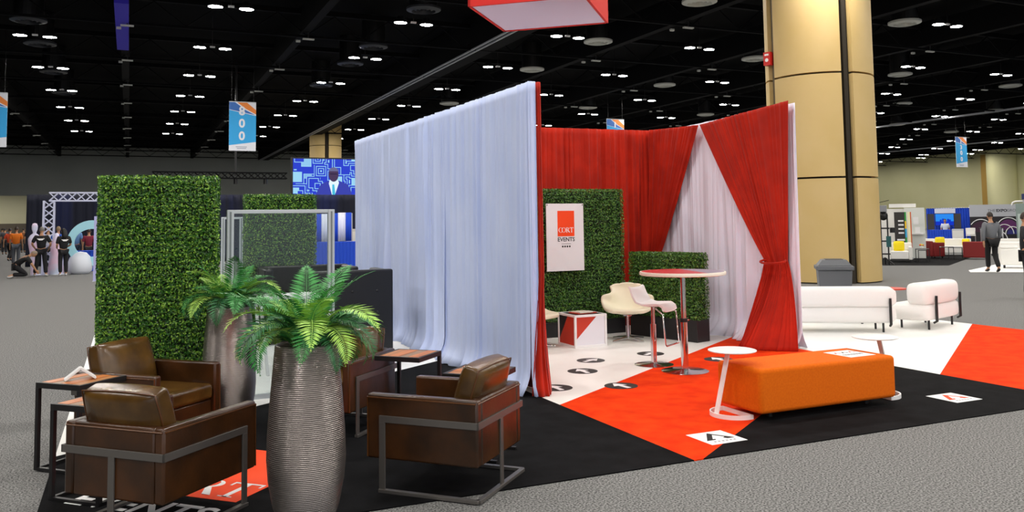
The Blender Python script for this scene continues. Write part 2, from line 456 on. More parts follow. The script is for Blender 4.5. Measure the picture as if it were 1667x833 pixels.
# square stickers with a triangular A mark
def a_mark(t, mt, s=1.0, cx=0.0, cy=0.0, z=.002):
    P = [(-.13, -.06), (-.045, -.06), (-.06, -.025), (-.085, -.025), (.0, .085), (.06, .0), (.075, .035), (.0, .14), (-.02, .14)]
    MB().prism([(-.13*s+cx, -.06*s+cy), (-.05*s+cx, -.06*s+cy), (-.035*s+cx, -.035*s+cy), (-.06*s+cx, -.035*s+cy), (.015*s+cx, .075*s+cy), (.005*s+cx, .13*s+cy)][::1], z, z+.001).build('mark', mt, t)
    MB().prism([(.005*s+cx, .13*s+cy), (.015*s+cx, .075*s+cy), (.07*s+cx, -.01*s+cy), (.04*s+cx, -.03*s+cy), (.06*s+cx, -.06*s+cy), (.13*s+cx, -.06*s+cy)], z, z+.001).build('mark', mt, t)
def sticker(x, y, mt, label, z=BZ, w=.165, rz=0.0):
    t = thing('square_sticker', label, 'floor sticker', (x, y, z), rz)
    MB().bb(-w, w, -w, w, 0, .002).build('sheet', m_print, t)
    a_mark(t, mt)
    for k in range(6): MB().bb(-.10+.036*k, -.08+.036*k, -.115, -.095, .002, .0028).build('caption', mat('caption', '8a8a8c', .8), t)
sticker(4.14, 5.425, m_ink, 'white square floor sticker with a black triangular A mark')
sticker(6.965, 5.59, m_logo, 'white square floor sticker with an orange triangular A mark')

# ------------------------------------------------------------------ drapes
m_wd = mat('cool white drape', 'd2deff', 0.8, sheen=0.1, col2='c8d6fc', scale=1.2, spec=.2)
m_wd2 = mat('white drape inside', 'ededfc', 0.8, sheen=0.2, spec=.2)
m_rd = mat('red velvet drape', 'c02409', 0.75, sheen=0.1, col2='a81c06', scale=3, detail=5, spec=.2)
def foldfn(seed, n):
    rnd = random.Random(seed); ph = [rnd.uniform(0, 2*PI) for _ in range(6)]; am = [rnd.uniform(.5, 1) for _ in range(6)]
    def f(u):
        q = 2*PI*n*u + 1.9*math.sin(2*PI*u*1.7+ph[0]) + 1.5*math.sin(2*PI*u*n*.27+ph[1])
        return ((.55+.45*am[0])*math.sin(q) + .34*math.sin(2.05*q+ph[2]) + .45*math.sin(.47*q+ph[3]))*.62*(.65+.35*math.sin(2*PI*u*n*.11+ph[4]))
    return f
def drape(name, label, mt, A, B, nrm, zA, zB, nf, a0, a1, seed, cols=220, rows=34, pool=0.10, group=None, lift=0.012, wob=0.05):
    """gathered cloth from a top rod (A,zA)-(B,zB) down to the floor; nrm = side the folds bulge to"""
    A, B, nrm = Vector(A), Vector(B), Vector(nrm); d = (B-A)
    f0, f1, f2, f3 = foldfn(seed+3, nf*2.3), foldfn(seed, nf), foldfn(seed+7, nf*.62), foldfn(seed+13, max(2, nf*.3))
    def fn(u, t):
        t2 = t**1.0
        zt = zA+(zB-zA)*u
        amp = a0+(a1-a0)*t2**.8
        mix = min(1, t2*1.3)
        off = amp*((1-mix)*f1(u) + mix*f2(u)) + .55*amp*f0(u)*max(.35, 1-.9*t) + .22*amp*f1(u)*mix
        z = zt*(1-t)+lift*t
        s = max(0, (t-.91)/.09)
        off += pool*s*s*(1+.7*f3(u)) 
        # gathered header above the rod
        if t < .03: off *= .6
        shift = wob*t*f3(u*.97+.01)/max(d.length, 1)
        p = A+d*(u+shift*math.sin(PI*u))
        z += .015*s*f2(u+.2)
        return (p.x+nrm.x*off, p.y+nrm.y*off, max(z, lift))
    b = MB().grid(lambda u, v: fn(u, v), cols, rows)
    return tag(b.build(name, mt, smooth=80, solid=.006), label, 'drape', group)
X0, X1, YB = 3.62, 7.87, 11.8
for i, (ya, yb, lb) in enumerate(((7.5, 10.0, 'tall white drape panel nearest the camera beside the red edge'), (9.98, 12.4, 'tall white drape panel in the middle of the left wall'), (12.38, 14.66, 'tall white drape panel farthest back beside the video screen'))):
    h = lambda y: 3.065+.075*(y-7.5)/7.16
    drape('drape_panel', lb, m_wd, (X0-.035, ya), (X0-.035, yb), (-1, 0), h(ya), h(yb), 7, .042, .11, 11+i, cols=460, pool=.10)
drape('drape_panel', 'red drape lining the inside of the left wall, its edge showing', m_rd, (X0+.04, 7.5), (X0+.04, YB-.03), (1, 0), 3.06, 3.12, 14, .02, .05, 31, cols=260, pool=.05)
drape('drape_panel', 'white end of the left drape wall folded round the post', m_wd, (X0-.06, 7.48), (X0+.025, 7.48), (0, -1), 3.065, 3.065, 1.5, .01, .03, 35, cols=24, pool=.05)
drape('drape_panel', 'red drape across the back of the room behind the hedges', m_rd, (X0+.08, YB-.02), (X1-.06, YB-.02), (0, -1), 3.13, 3.16, 19, .05, .07, 41, cols=480, pool=.03)
drape('drape_panel', 'white drape hanging behind the tied red curtains', m_wd2, (X1+.03, 8.5), (X1+.03, YB-.05), (-1, 0), 3.18, 3.12, 12, .04, .09, 51, cols=360, pool=.16)
drape('drape_panel', 'white drape edge flaring at the outer right of the room', m_wd2, (X1+.05, 8.52), (X1+.05, 9.6), (1, -.25), 3.19, 3.15, 7, .015, .05, 57, cols=90, pool=.06)
def tied(label, top, pinch, bot, zt, zp, nf, seed, xw, flare, cols=130, rows=60):
    f1, f2 = foldfn(seed, nf), foldfn(seed+3, nf*.7)
    def fn(u, t):
        z = zt[0]*(1-u)+zt[1]*u; 
        zz = z*(1-t)+.012*t
        if zz > zp:
            s = (zz-zp)/(z-zp); s2 = s**.92
            e0 = pinch[0]+(top[0]-pinch[0])*s2; e1 = pinch[1]+(top[1]-pinch[1])*s2; fl = 0
        else:
            s = (zp-zz)/zp; s2 = s**.75
            e0 = pinch[0]+(bot[0]-pinch[0])*s2; e1 = pinch[1]+(bot[1]-pinch[1])*s2; fl = flare*s**1.5
        y = e0+(e1-e0)*u
        wdt = abs(e1-e0); squeeze = min(1.0, .30/max(wdt, .05))
        off = (.045+.05*squeeze)*f1(u)*(1 if zz > zp else .9) + (0 if zz > zp else .07*s*f2(u))
        return (xw-.05-abs(off)*.9-off*.35-fl*(.25+1.0*math.sin(PI*min(1, max(0, u)))) , y, max(zz, .012))
    b = MB().grid(fn, cols, rows)
    o = b.build('curtain', m_rd, smooth=80, solid=.006)
    tag(o, label, 'curtain')
    yc = (pinch[0]+pinch[1])/2; hw = abs(pinch[1]-pinch[0])/2+.02
    ring = [(xw-.12+.10*math.cos(2*PI*k/20), yc+hw*.96*math.sin(2*PI*k/20), zp+.025*math.cos(2*PI*k/20)) for k in range(20)]
    MB().tube(ring, .014, 8, True).build('tieback', m_rd, o, smooth=60)
tied('red curtain gathered to the left of the white opening', (YB-.04, 10.42), (YB+.0, 11.50), (YB-.02, 11.35), (3.16, 3.1), 1.14, 9, 61, X1-.02, .05)
tied('red curtain tied back at the right with a flared foot', (10.38, 8.50), (9.03, 8.62), (9.35, 8.35), (3.1, 3.21), 1.12, 10, 71, X1-.02, .42)

def end_fold():
    f1 = foldfn(93, 2.2)
    def fn(u, t):
        z = 3.06*(1-t)+.012*t; s = max(0, (1.15-z)/1.15)
        w_ = .045+.02*t+.21*s**1.3
        return (X0+.03-.10*s+w_*u, 7.47+.03*f1(u)*(.5+t)+.10*u*s-.10*s**3*math.sin(PI*u), z)
    tag(MB().grid(fn, 40, 40).build('drape_panel', m_rd, smooth=80, solid=.006), 'narrow red drape edge with a flared foot beside the white drape end', 'drape')
end_fold()
# hanging sign above the booth
hs = thing('hanging_sign', 'red square box sign with pale underside hanging above the booth', 'hanging sign', (6.01, 12.08, 5.0), math.atan2(1.40, 1.22))
m_sred = mat('sign fabric red', 'd8231d', 0.7); m_slav = mat('pale lavender sign base', 'e4dcf6', 0.7)
HW = .925
for k in range(4):
    o = MB().bb(-HW, HW, -.02, .02, 0, 1.1).build('side', m_sred, hs); o.rotation_euler.z = k*PI/2
    o.location = (math.sin(k*PI/2)*(HW-.02), -math.cos(k*PI/2)*(HW-.02), 0)
MB().bb(-HW+.045, HW-.045, -HW+.045, HW-.045, .012, .03).build('underside', m_slav, hs)
for sx in (-.8, .8):
    for sy in (-.8, .8): MB().bb(sx-.008, sx+.008, sy-.008, sy+.008, 1.0, 4.2).build('cable', m_black, hs)

# ------------------------------------------------------------------ hedges
def leafmat(name, a, b, c):
    M = bpy.data.materials.new(name); M.use_nodes = True; nt = M.node_tree; p = nt.nodes['Principled BSDF']
    g = nt.nodes.new('ShaderNodeNewGeometry'); r = nt.nodes.new('ShaderNodeValToRGB')
    r.color_ramp.elements[0].color = lin(a)+(1,); r.color_ramp.elements[1].color = lin(c)+(1,)
    e = r.color_ramp.elements.new(.55); e.color = lin(b)+(1,)
    nt.links.new(g.outputs['Random Per Island'], r.inputs[0]); nt.links.new(r.outputs[0], p.inputs['Base Color'])
    p.inputs['Roughness'].default_value = .38; p.inputs['Specular IOR Level'].default_value = .6
    MATS[name] = M; return M
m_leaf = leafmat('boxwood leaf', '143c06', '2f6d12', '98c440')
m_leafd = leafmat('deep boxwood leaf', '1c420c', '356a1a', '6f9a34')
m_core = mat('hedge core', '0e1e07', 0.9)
m_pl = mat('black planter box', '1a1a1c', 0.5)
def foliage_mesh(W, D, H, n, size, seed, zb=0.0):
    rnd = np.random.RandomState(seed)
    af, asd, at_ = W*H, D*H, W*D; tot = 2*af+2*asd+at_
    V = np.zeros((n, 4, 3)); 
    which = rnd.choice(5, n, p=[af*1.5/(tot+af*0), af*.5/tot, asd/tot, asd/tot, at_/tot])
    u = rnd.rand(n); v = rnd.rand(n); dep = rnd.rand(n)**1.5*.05-.012
    P = np.zeros((n, 3)); N = np.zeros((n, 3))
    row = .012*np.sin(v*H/.055*2*PI)
    for k in range(5):
        m_ = which == k
        if k == 0: P[m_] = np.c_[u[m_]*W-W/2, -D/2+dep[m_]+row[m_], v[m_]*H+zb]; N[m_] = (0, -1, 0.35)
        if k == 1: P[m_] = np.c_[u[m_]*W-W/2, D/2-dep[m_], v[m_]*H+zb]; N[m_] = (0, 1, .35)
        if k == 2: P[m_] = np.c_[-W/2+dep[m_], u[m_]*D-D/2, v[m_]*H+zb]; N[m_] = (-1, 0, .35)
        if k == 3: P[m_] = np.c_[W/2-dep[m_], u[m_]*D-D/2, v[m_]*H+zb]; N[m_] = (1, 0, .35)
        if k == 4: P[m_] = np.c_[u[m_]*W-W/2, v[m_]*D-D/2, H-dep[m_]+zb]; N[m_] = (0, 0, 1)
    N += rnd.randn(n, 3)*.55; N /= np.linalg.norm(N, axis=1)[:, None]
    A = np.cross(N, rnd.randn(n, 3)); A /= np.linalg.norm(A, axis=1)[:, None]; Bv = np.cross(N, A)
    s = size*(.7+.6*rnd.rand(n))[:, None]
    V[:, 0] = P-A*s; V[:, 1] = P-Bv*s*.55+N*s*.18; V[:, 2] = P+A*s; V[:, 3] = P+Bv*s*.55+N*s*.18
    me = bpy.data.meshes.new('foliage')
    idx = np.arange(n*4).reshape(n, 4)
    me.from_pydata(V.reshape(-1, 3).tolist(), [], idx.tolist()); me.update()
    return me
def hedge(label, loc, rz, W, D, H, n, size, seed, base=0.0, mt=None, inset=0.0):
    t = thing('boxwood_hedge', label, 'hedge', loc, rz)
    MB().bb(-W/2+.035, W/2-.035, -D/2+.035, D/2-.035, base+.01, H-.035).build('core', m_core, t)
    o = bpy.data.objects.new('foliage', foliage_mesh(W, D, H-base, n, size, seed, base)); COL.objects.link(o); o.parent = t
    o.data.materials.append(mt or m_leaf); o['kind'] = 'stuff'
    if base: MB().bb(-W/2+inset, W/2-inset, -D/2+inset, D/2-inset, 0, base).build('planter_box', m_pl, t, bevel=.008)
    else: MB().bb(-W/2+.02, W/2-.02, -D/2+.02, D/2-.02, 0, .05).build('base', m_pl, t)
hedge('tall bright green boxwood hedge wall behind the left armchairs', (.255, 8.42, BZ), 0, 1.0, .30, 2.125, 46000, .0125, 1)
hedge('tall boxwood hedge seen behind the glass divider', (2.13, 13.5, BZ), 0, 1.06, .30, 2.14, 24000, .0145, 2)
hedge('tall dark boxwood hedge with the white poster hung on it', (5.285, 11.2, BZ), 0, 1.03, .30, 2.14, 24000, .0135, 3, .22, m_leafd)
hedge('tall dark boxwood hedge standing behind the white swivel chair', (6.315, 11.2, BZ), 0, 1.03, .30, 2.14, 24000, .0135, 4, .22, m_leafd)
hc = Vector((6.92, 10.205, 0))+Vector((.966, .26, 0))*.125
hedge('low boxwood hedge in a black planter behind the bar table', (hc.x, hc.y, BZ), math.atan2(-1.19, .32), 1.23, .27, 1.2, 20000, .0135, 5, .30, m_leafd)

# poster on the hedge
ps = thing('poster', 'white poster with red CORT EVENTS logo hung on the hedge', 'poster', (5.79, 10.985, .965))
MB().bb(-.305, .305, -.012, .0, 0, .975).build('board', mat('poster board', 'e6e6ea', .6), ps)
MB().bb(-.125, .150, -.014, -.012, .50, .87).build('red_block', m_logo, ps)
bw, ww = serif_word(.072); bw.xf(Matrix.Translation((.013, -.014, .555)) @ UPRIGHT).build('lettering', m_print, ps)
text_mb('EVENTS', .082, .001, .001).xf(Matrix.Translation((.013, -.0135, .452)) @ UPRIGHT).build('lettering', m_ink, ps)
MB().bb(-.065, .09, -.0135, -.012, .388, .393).build('caption', m_ink, ps)
for k in range(4): MB().lathe([(.014, 0), (.014, .0015)], 12).xf(Matrix.Translation((-.045+.038*k, -.012, .352)) @ UPRIGHT).build('icon', m_ink, ps)
for sx in (-.29, .29): MB().lathe([(.008, 0), (.008, .004)], 10).xf(Matrix.Translation((sx, -.012, .955)) @ UPRIGHT).build('grommet', m_ink, ps)
# ------------------------------------------------------------------ leather armchairs
m_lea = mat('brown leather', '281607', 0.30, col2='4a2a0f', scale=4.5, detail=7, lo=.3, hi=.72, bump=.12, bscale=22, spec=.5)
m_lea2 = mat('worn olive brown leather', '38240b', 0.26, col2='66481c', scale=5, detail=7, lo=.3, hi=.75, bump=.15, bscale=14, spec=.55)
m_pip = mat('leather piping', '54300f', 0.35)
m_fr = mat('gunmetal flat bar', '6e6a66', 0.40, 0.6)
def armchair(label, x, y, ang):
    t = thing('leather_armchair', label, 'armchair', (x, y, BZ), R(ang))
    W, D, ZT, ZB, T = .70, .77, .60, .20, .065
    for s in (-1, 1):
        xa = s*(W/2-T/2)
        a = MB().bb(xa-T/2, xa+T/2, -D/2, D/2, ZB, ZT).build('arm', m_lea, t, bevel=.014, smooth=50)
        pts = [(xa+s*T/2*.98, -D/2+.005, ZB+.01), (xa+s*T/2*.98, -D/2+.005, ZT-.022), (xa+s*T/2*.98, D/2-.01, ZT-.022)]
        MB().tube(pts, .006, 6).build('piping', m_pip, a, smooth=60)
    MB().bb(-W/2+T, W/2-T, D/2-T, D/2, ZB, ZT).build('back', m_lea, t, bevel=.012, smooth=50)
    MB().tube([(-W/2+.01, D/2-.001, ZT-.022), (W/2-.01, D/2-.001, ZT-.022)], .006, 6).build('piping', m_pip, t, smooth=60)
    MB().bb(-W/2+T, W/2-T, -D/2+.03, D/2-T, ZB, .32).build('seat_base', m_lea, t, bevel=.01, smooth=50)
    def puff(w, d, h, k=.10):
        return MB().grid(lambda u, v: ((u-.5)*w, (v-.5)*d, h/2+h*.12*(1-(2*u-1)**4)*(1-(2*v-1)**4)), 10, 10)
    c = MB().bb(-W/2+T+.006, W/2-T-.006, -D/2+.005, D/2-T-.10, .325, .445).build('seat_cushion', m_lea2, t, bevel=.03, seg=4, smooth=60)
    # loose back cushion, leaning back
    M = Matrix.Translation((0, D/2-.185, .425)) @ Matrix.Rotation(R(-17), 4, 'X')
    b = MB(); n = 14
    wd, th, hh = W-2*T-.03, .17, .38
    def shell(sgn):
        def fn(u, v):
            a, q = 2*u-1, 2*v-1
            bul = (1-abs(a)**3.5)**.6*(1-abs(q)**3.5)**.6 if abs(a) < 1 and abs(q) < 1 else 0
            return (a*wd/2*(1-.04*q*q), sgn*(th*.30+th*.25*bul), hh/2+q*hh/2*(1-.05*a*a))
        return fn
    f_ = shell(1); g_ = shell(-1)
    b.grid(f_, n, n); b.grid(g_, n, n)
    nn = (n+1)**2
    b.f = [q for q in b.f[:n*n]] + [q[::-1] for q in b.f[n*n:]]
    edge = [i for i in range(n+1)] + [(j+1)*(n+1)-1 for j in range(1, n+1)] + [n*(n+1)+i for i in range(n-1, -1, -1)] + [j*(n+1) for j in range(n-1, 0, -1)]
    for i in range(len(edge)):
        p, q = edge[i], edge[(i+1) % len(edge)]; b.f.append((q, p, p+nn, q+nn))
    cu = b.xf(M).build('back_cushion', m_lea2, t, bevel=.018, seg=3, smooth=70)
    seam = [M @ Vector(f_(*p)) for p in [(0, k/8) for k in range(9)]+[(k/8, 1) for k in range(1, 9)]+[(1, 1-k/8) for k in range(1, 9)]]
    MB().tube(seam, .005, 6).build('piping', m_pip, cu, smooth=60)
    # flat-bar frame: belt, front uprights, floor loop, rear post
    bw, bt = .042, .012
    yl, o = -D/2+.115, W/2+bt/2+.001
    for s in (-1, 1):
        b = MB(); b.beam((s*o, yl-.021, .45), (s*o, D/2+bt, .45), bt, bw); b.beam((s*o, yl, .0), (s*o, yl, .43), bt, bw, (0, 1, 0))
        b.beam((s*o, yl-.021, bw/4), (s*o, D/2+bt, bw/4), bw*.8, bw/2)
        b.build('side_frame', m_fr, t, bevel=.002)
    b = MB(); b.beam((-o-bt/2, D/2+bt/2, .45), (o+bt/2, D/2+bt/2, .45), bt, bw); b.beam((-o, D/2+bt/2, bw/4), (o, D/2+bt/2, bw/4), bw*.8, bw/2)
    b.beam((0, D/2+bt/2+.001, .0), (0, D/2+bt/2+.001, .43), bw, bt, (0, 1, 0)); b.build('back_frame', m_fr, t, bevel=.002)
    return t
armchair('brown leather armchair facing right, behind the left side tables', .16, 7.21, 45)
armchair('brown leather armchair at front left seen from behind', .21, 5.47, 135)
armchair('brown leather armchair at front right turned away, its cushion leaning', 1.915, 5.345, -136.5)
armchair('brown leather armchair partly hidden behind the near tall planter', 1.60, 7.17, -44)

# C-shaped side tables
m_wood = mat('reclaimed wood top', '8a4a20', 0.4, col2='c98a4c', scale=3, stretch=(1, 14, 1), detail=3, lo=.3, hi=.7)
m_wood2 = mat('reclaimed wood top, greyed', '7a5434', 0.4, col2='a08060', scale=3, stretch=(1, 14, 1), detail=3, lo=.3, hi=.7)
m_wood3 = mat('reclaimed wood top, orange', 'a4521e', 0.4, col2='d4843c', scale=3, stretch=(1, 14, 1), detail=3, lo=.3, hi=.7)
m_bar = mat('blackened steel', '2c2b2c', 0.45, 0.6)
def c_table(label, x, y, ang, h=.6, s=.41):
    t = thing('side_table', label, 'side table', (x, y, BZ), R(ang))
    q, k = s/2, .028
    b = MB()
    for sy in (-1, 1):
        b.bb(-q, q, sy*(q-k/2)-k/2, sy*(q-k/2)+k/2, h-.038, h)
        b.bb(sy*(q-k/2)-k/2, sy*(q-k/2)+k/2, -q+k, q-k, h-.038, h)
    b.build('top_frame', m_bar, t, bevel=.002)
    n = 4; wd = (s-2*k)/n
    for i in range(n):
        x0 = -q+k+i*wd
        MB().bb(-q+k, q-k, x0+.001, x0+wd-.001, h-.02, h-.001+.002*(i % 2)).build('plank', (m_wood, m_wood3, m_wood2, m_wood3)[i], t, bevel=.001)
    for sy in (-1, 1):
        MB().bb(-q, -q+k, sy*(q-k/2)-k/2, sy*(q-k/2)+k/2, 0, h-.038).build('leg', m_bar, t, bevel=.002)
        MB().bb(-q+k, q, sy*(q-k/2)-k/2, sy*(q-k/2)+k/2, 0, .02).build('foot_rail', m_bar, t, bevel=.002)
    MB().bb(-q, -q+k, -q+k, q-k, 0, .02).build('foot_rail', m_bar, t, bevel=.002)
    return t
c_table('wood and steel side table carrying the white tent card', -.29, 6.87, 45)
c_table('wood and steel side table beside the front left armchair', -.14, 6.08, 45, .585)
c_table('wood and steel side table between the two right armchairs', 2.13, 6.86, 225)
c_table('wood and steel side table behind the front right armchair', 2.35, 5.83, -45)
tc = thing('tent_card', 'small white folded tent card on the left side table', 'sign', (-.30, 6.84, BZ+.602), R(5))
for s in (-1, 1): MB().beam((0, 0, .082), (s*.098, 0, .006), .012, .10, (0, 1, 0)).build('flap', m_white, tc)

# ------------------------------------------------------------------ tall planters with ferns
m_vase = mat('ribbed bronze metal', 'a49c98', 0.33, 0.9, kind='wave', scale=30, col2='847c78', lo=.2, hi=.8, bump=.4, bscale=30)
m_soil = mat('dark moss', '14180c', 0.95)
def fernmat(name, a, c):
    M = leafmat(name, a, c, c); M.node_tree.nodes['Principled BSDF'].inputs['Roughness'].default_value = .5; return M
FERN = [fernmat('fern green', '26702c', '3d9444'), fernmat('fern light green', '86b848', 'a8d65c'), fernmat('fern dark green', '17502a', '27703a')]
def frond_mesh(L, droop, seed):
    rnd = random.Random(seed); b = MB(); n = 24; pts = []
    for i in range(n+1):
        s = i/n; ang = R(78)-droop*s**1.1
        if i == 0: p = Vector((0, 0, 0))
        else: p = pts[-1]+Vector((math.cos(ang), 0, math.sin(ang)))*(L/n)
        pts.append(p)
    b.tube(pts, [.0035*(1-.7*i/n) for i in range(n+1)], 5)
    for i in range(3, n+1):
        s = i/n; d = (pts[i]-pts[i-1]).normalized(); side = Vector((0, 1, 0)); nr = d.cross(side)
        ll = L*.21*math.sin(PI*min(1, (s*.92+.1)))**.8+.006; wv = .0085*L/.5
        for sg in (-1, 1):
            for h in (0, .5):
                if i == n and h: continue
                p = pts[i]-d*(L/n*h)
                dr = (side*sg+d*.55+nr*(.18+rnd.uniform(-.15, .15))).normalized(); tip = p+dr*ll*rnd.uniform(.88, 1.05)-Vector((0, 0, ll*.12))
                mid = p+dr*ll*.45; wdir = d*wv*.62
                b.add([p, mid-wdir-nr*.002, tip, mid+wdir-nr*.002], [(0, 1, 2, 3)])
    return b
FR = [[frond_mesh(L, dr, 10*i+j).mesh('frond', 60) for j, dr in enumerate((R(95), R(140), R(185), R(60)))] for i, L in enumerate((.44, .58))]
def potted_fern(label, x, y, seed, rot, n=48, spread=1.0):
    t = thing('potted_fern', label, 'plant', (x, y, BZ), 0)
    prof = [(.135, 0), (.155, .01), (.185, .10), (.212, .24), (.221, .36), (.217, .50), (.204, .68), (.190, .84), (.178, .985), (.172, .995), (.162, .99), (.150, .93), (.001, .92)]
    MB().lathe(prof, 48).build('planter', m_vase, t, smooth=60)
    MB().ball((0, 0, .93), (.14, .14, .07), 14, 8).build('moss', m_soil, t, smooth=60)
    rnd = random.Random(seed)
    for k in range(n):
        i = 1 if rnd.random() < .55 else 0; ring = k/n
        j = 3 if ring > .84 else (0 if ring > .66 else (1 if ring > .34 else 2))
        me = FR[i][j].copy() if False else FR[i][j]
        o = bpy.data.objects.new('frond', me); COL.objects.link(o); o.parent = t
        a = rot+k*2.39996+rnd.uniform(-.25, .25)
        rr = .08*(1-ring*.6)
        o.location = (rr*math.cos(a), rr*math.sin(a), .95+.03*ring)
        o.rotation_euler = (rnd.uniform(-.25, .25), rnd.uniform(-.2, .25), a)
        s = rnd.uniform(.82, 1.08)*spread; o.scale = (s, s, s)
        if not me.materials: me.materials.append(FERN[0])
        o.material_slots[0].link = 'OBJECT'
        o.material_slots[0].material = FERN[(0, 0, 1, 2, 0, 1, 2, 0)[rnd.randrange(8)]]
potted_fern('nearest tall ribbed bronze planter with an arching fern', .94, 4.98, 5, .3)
potted_fern('tall ribbed bronze planter with a fern, standing farther back beside the hedge', .785, 7.6, 9, 1.4, 44, .95)

# ------------------------------------------------------------------ clear dividers
m_frame = mat('pale grey aluminium frame', 'c6ced4', 0.5)
M = bpy.data.materials.new('clear plastic'); M.use_nodes = True; nt = M.node_tree
nt.nodes.remove(nt.nodes['Principled BSDF'])
tr = nt.nodes.new('ShaderNodeBsdfTransparent'); tr.inputs[0].default_value = (.86, .90, .90, 1)
gl = nt.nodes.new('ShaderNodeBsdfGlossy'); gl.inputs[1].default_value = .03
fr_ = nt.nodes.new('ShaderNodeFresnel'); fr_.inputs[0].default_value = 1.5
mx = nt.nodes.new('ShaderNodeMixShader'); nt.links.new(fr_.outputs[0], mx.inputs[0]); nt.links.new(tr.outputs[0], mx.inputs[1]); nt.links.new(gl.outputs[0], mx.inputs[2])
nt.links.new(mx.outputs[0], nt.nodes['Material Output'].inputs[0]); m_glass = M
def divider(label, x0, x1, y, h, pw=.062):
    t = thing('clear_divider', label, 'divider', ((x0+x1)/2, y, BZ))
    W = (x1-x0)/2
    for s in (-1, 1):
        p = MB().bb(s*(W-pw/2)-pw/2, s*(W-pw/2)+pw/2, -.03, .03, 0, h).build('post', m_frame, t, bevel=.004)
        MB().bb(s*(W-pw/2)-.008, s*(W-pw/2)+.008, -.033, -.030, .02, h-.02).build('groove', mat('groove', '7d868a', .5), p)
        MB().bb(s*(W-pw/2)-.05, s*(W-pw/2)+.05, -.22, .22, 0, .012).build('foot', m_frame, t, bevel=.003)
    MB().bb(-W+pw, W-pw, -.02, .02, h-.035, h).build('top_rail', m_frame, t, bevel=.003)
    MB().bb(-W+pw, W-pw, -.02, .02, .03, .075).build('bottom_rail', m_frame, t, bevel=.003)
    MB().bb(-W+pw, W-pw, -.003, .003, .075, h-.035).build('pane', m_glass, t)
divider('clear plastic divider in a grey frame behind the two planters', .845, 1.865, 8.47, 1.825)
divider('narrow grey framed divider seen between the two hedges', 1.37, 1.71, 14.6, 1.82, .055)

# ------------------------------------------------------------------ black high-back sofas and white high table
m_bl = mat('black leatherette', '16171a', 0.38, bump=.05, bscale=30)
def high_sofa(label, x0, x1, y, rz, h=1.09, dp=.72):
    W = (x1-x0); t = thing('high_back_sofa', label, 'sofa', ((x0+x1)/2, y, BZ), rz)
    bk = MB().bb(-W/2, W/2, -.06, .06, .06, h).build('back', m_bl, t, bevel=.025, seg=3, smooth=50)
    for s in (-1, 1): MB().bb(s*(W/2-.06)-.06, s*(W/2-.06)+.06, .06, dp, .06, h-.01).build('wing', m_bl, t, bevel=.03, seg=3, smooth=50)
    MB().bb(-W/2+.12, W/2-.12, .06, dp-.02, .10, .30).build('seat_base', m_bl, t, bevel=.02, smooth=50)
    for s in (-1, 1): MB().bb(min(0, s*(W/2-.125))+.004, max(0, s*(W/2-.125))-.004, .08, dp-.01, .30, .45).build('seat_cushion', m_bl, t, bevel=.035, seg=3, smooth=50)
    for i in range(3):
        for j in range(2):
            for sy in (-.064, .064): MB().ball((-W*.3+i*W*.3, sy, .55+.27*j), (.016, .008, .016), 10, 6).build('button', m_bl, bk, smooth=60)
    for sx in (-1, 1):
        for yy in (.02, dp-.08): MB().cyl((sx*(W/2-.08), yy, 0), .02, .06, 10).build('foot', m_black, t)
high_sofa('black tufted high-back sofa seen from behind, beside the white drape', 2.06, 3.13, 10.78, 0)
high_sofa('black tufted high-back sofa facing the camera farther back', 1.74, 3.08, 13.05, PI, 1.07)
wt = thing('high_table', 'white high table with splayed legs behind the planters', 'table', (1.66, 10.15, BZ))
MB().bb(-.36, .36, -.26, .26, .83, .87).build('top', m_white, wt, bevel=.006)
for s in (-1, 1):
    for q in (-1, 1): MB().beam((s*.30, q*.22, .83), (s*.22, q*.25, 0), .05, .03).build('leg', m_white, wt)
    MB().beam((s*.24, -.24, .25), (s*.24, .24, .25), .03, .03).build('stretcher', m_white, wt)
# ------------------------------------------------------------------ orange bench and white round side tables
m_or = mat('orange fabric', 'd86002', 0.85, col2='e06a04', scale=60, spec=.2, bump=.15, bscale=500)
bn = thing('bench', 'long orange upholstered bench on the black carpet', 'bench', (5.53, 5.92, BZ))
MB().bb(-.77, .77, -.285, .285, .06, .43).build('cushion', m_or, bn, bevel=.035, seg=4, smooth=60)
for sx in (-.55, .55):
    for sy in (-.13, .13): MB().cyl((sx, sy, 0), .022, .065, 12).build('leg', m_black, bn, smooth=40)
st = thing('square_sticker', 'white paper sign lying on the right end of the orange bench', 'sign', (6.02, 5.90, BZ+.4305), R(2))
MB().bb(-.155, .155, -.16, .16, 0, .002).build('sheet', m_print, st)
for k, (xx, mm) in enumerate(((-.09, m_logo), (0.0, m_ink), (.09, m_logo))): a_mark(st, mm, .3, xx, .06)
for k in range(7): MB().bb(-.12+.035*k, -.10+.035*k, -.07, -.02, .002, .003).build('caption', mat('caption', '8a8a8c', .8), st)
m_wm = mat('white powder-coated steel', 'f0f0ee', 0.35)
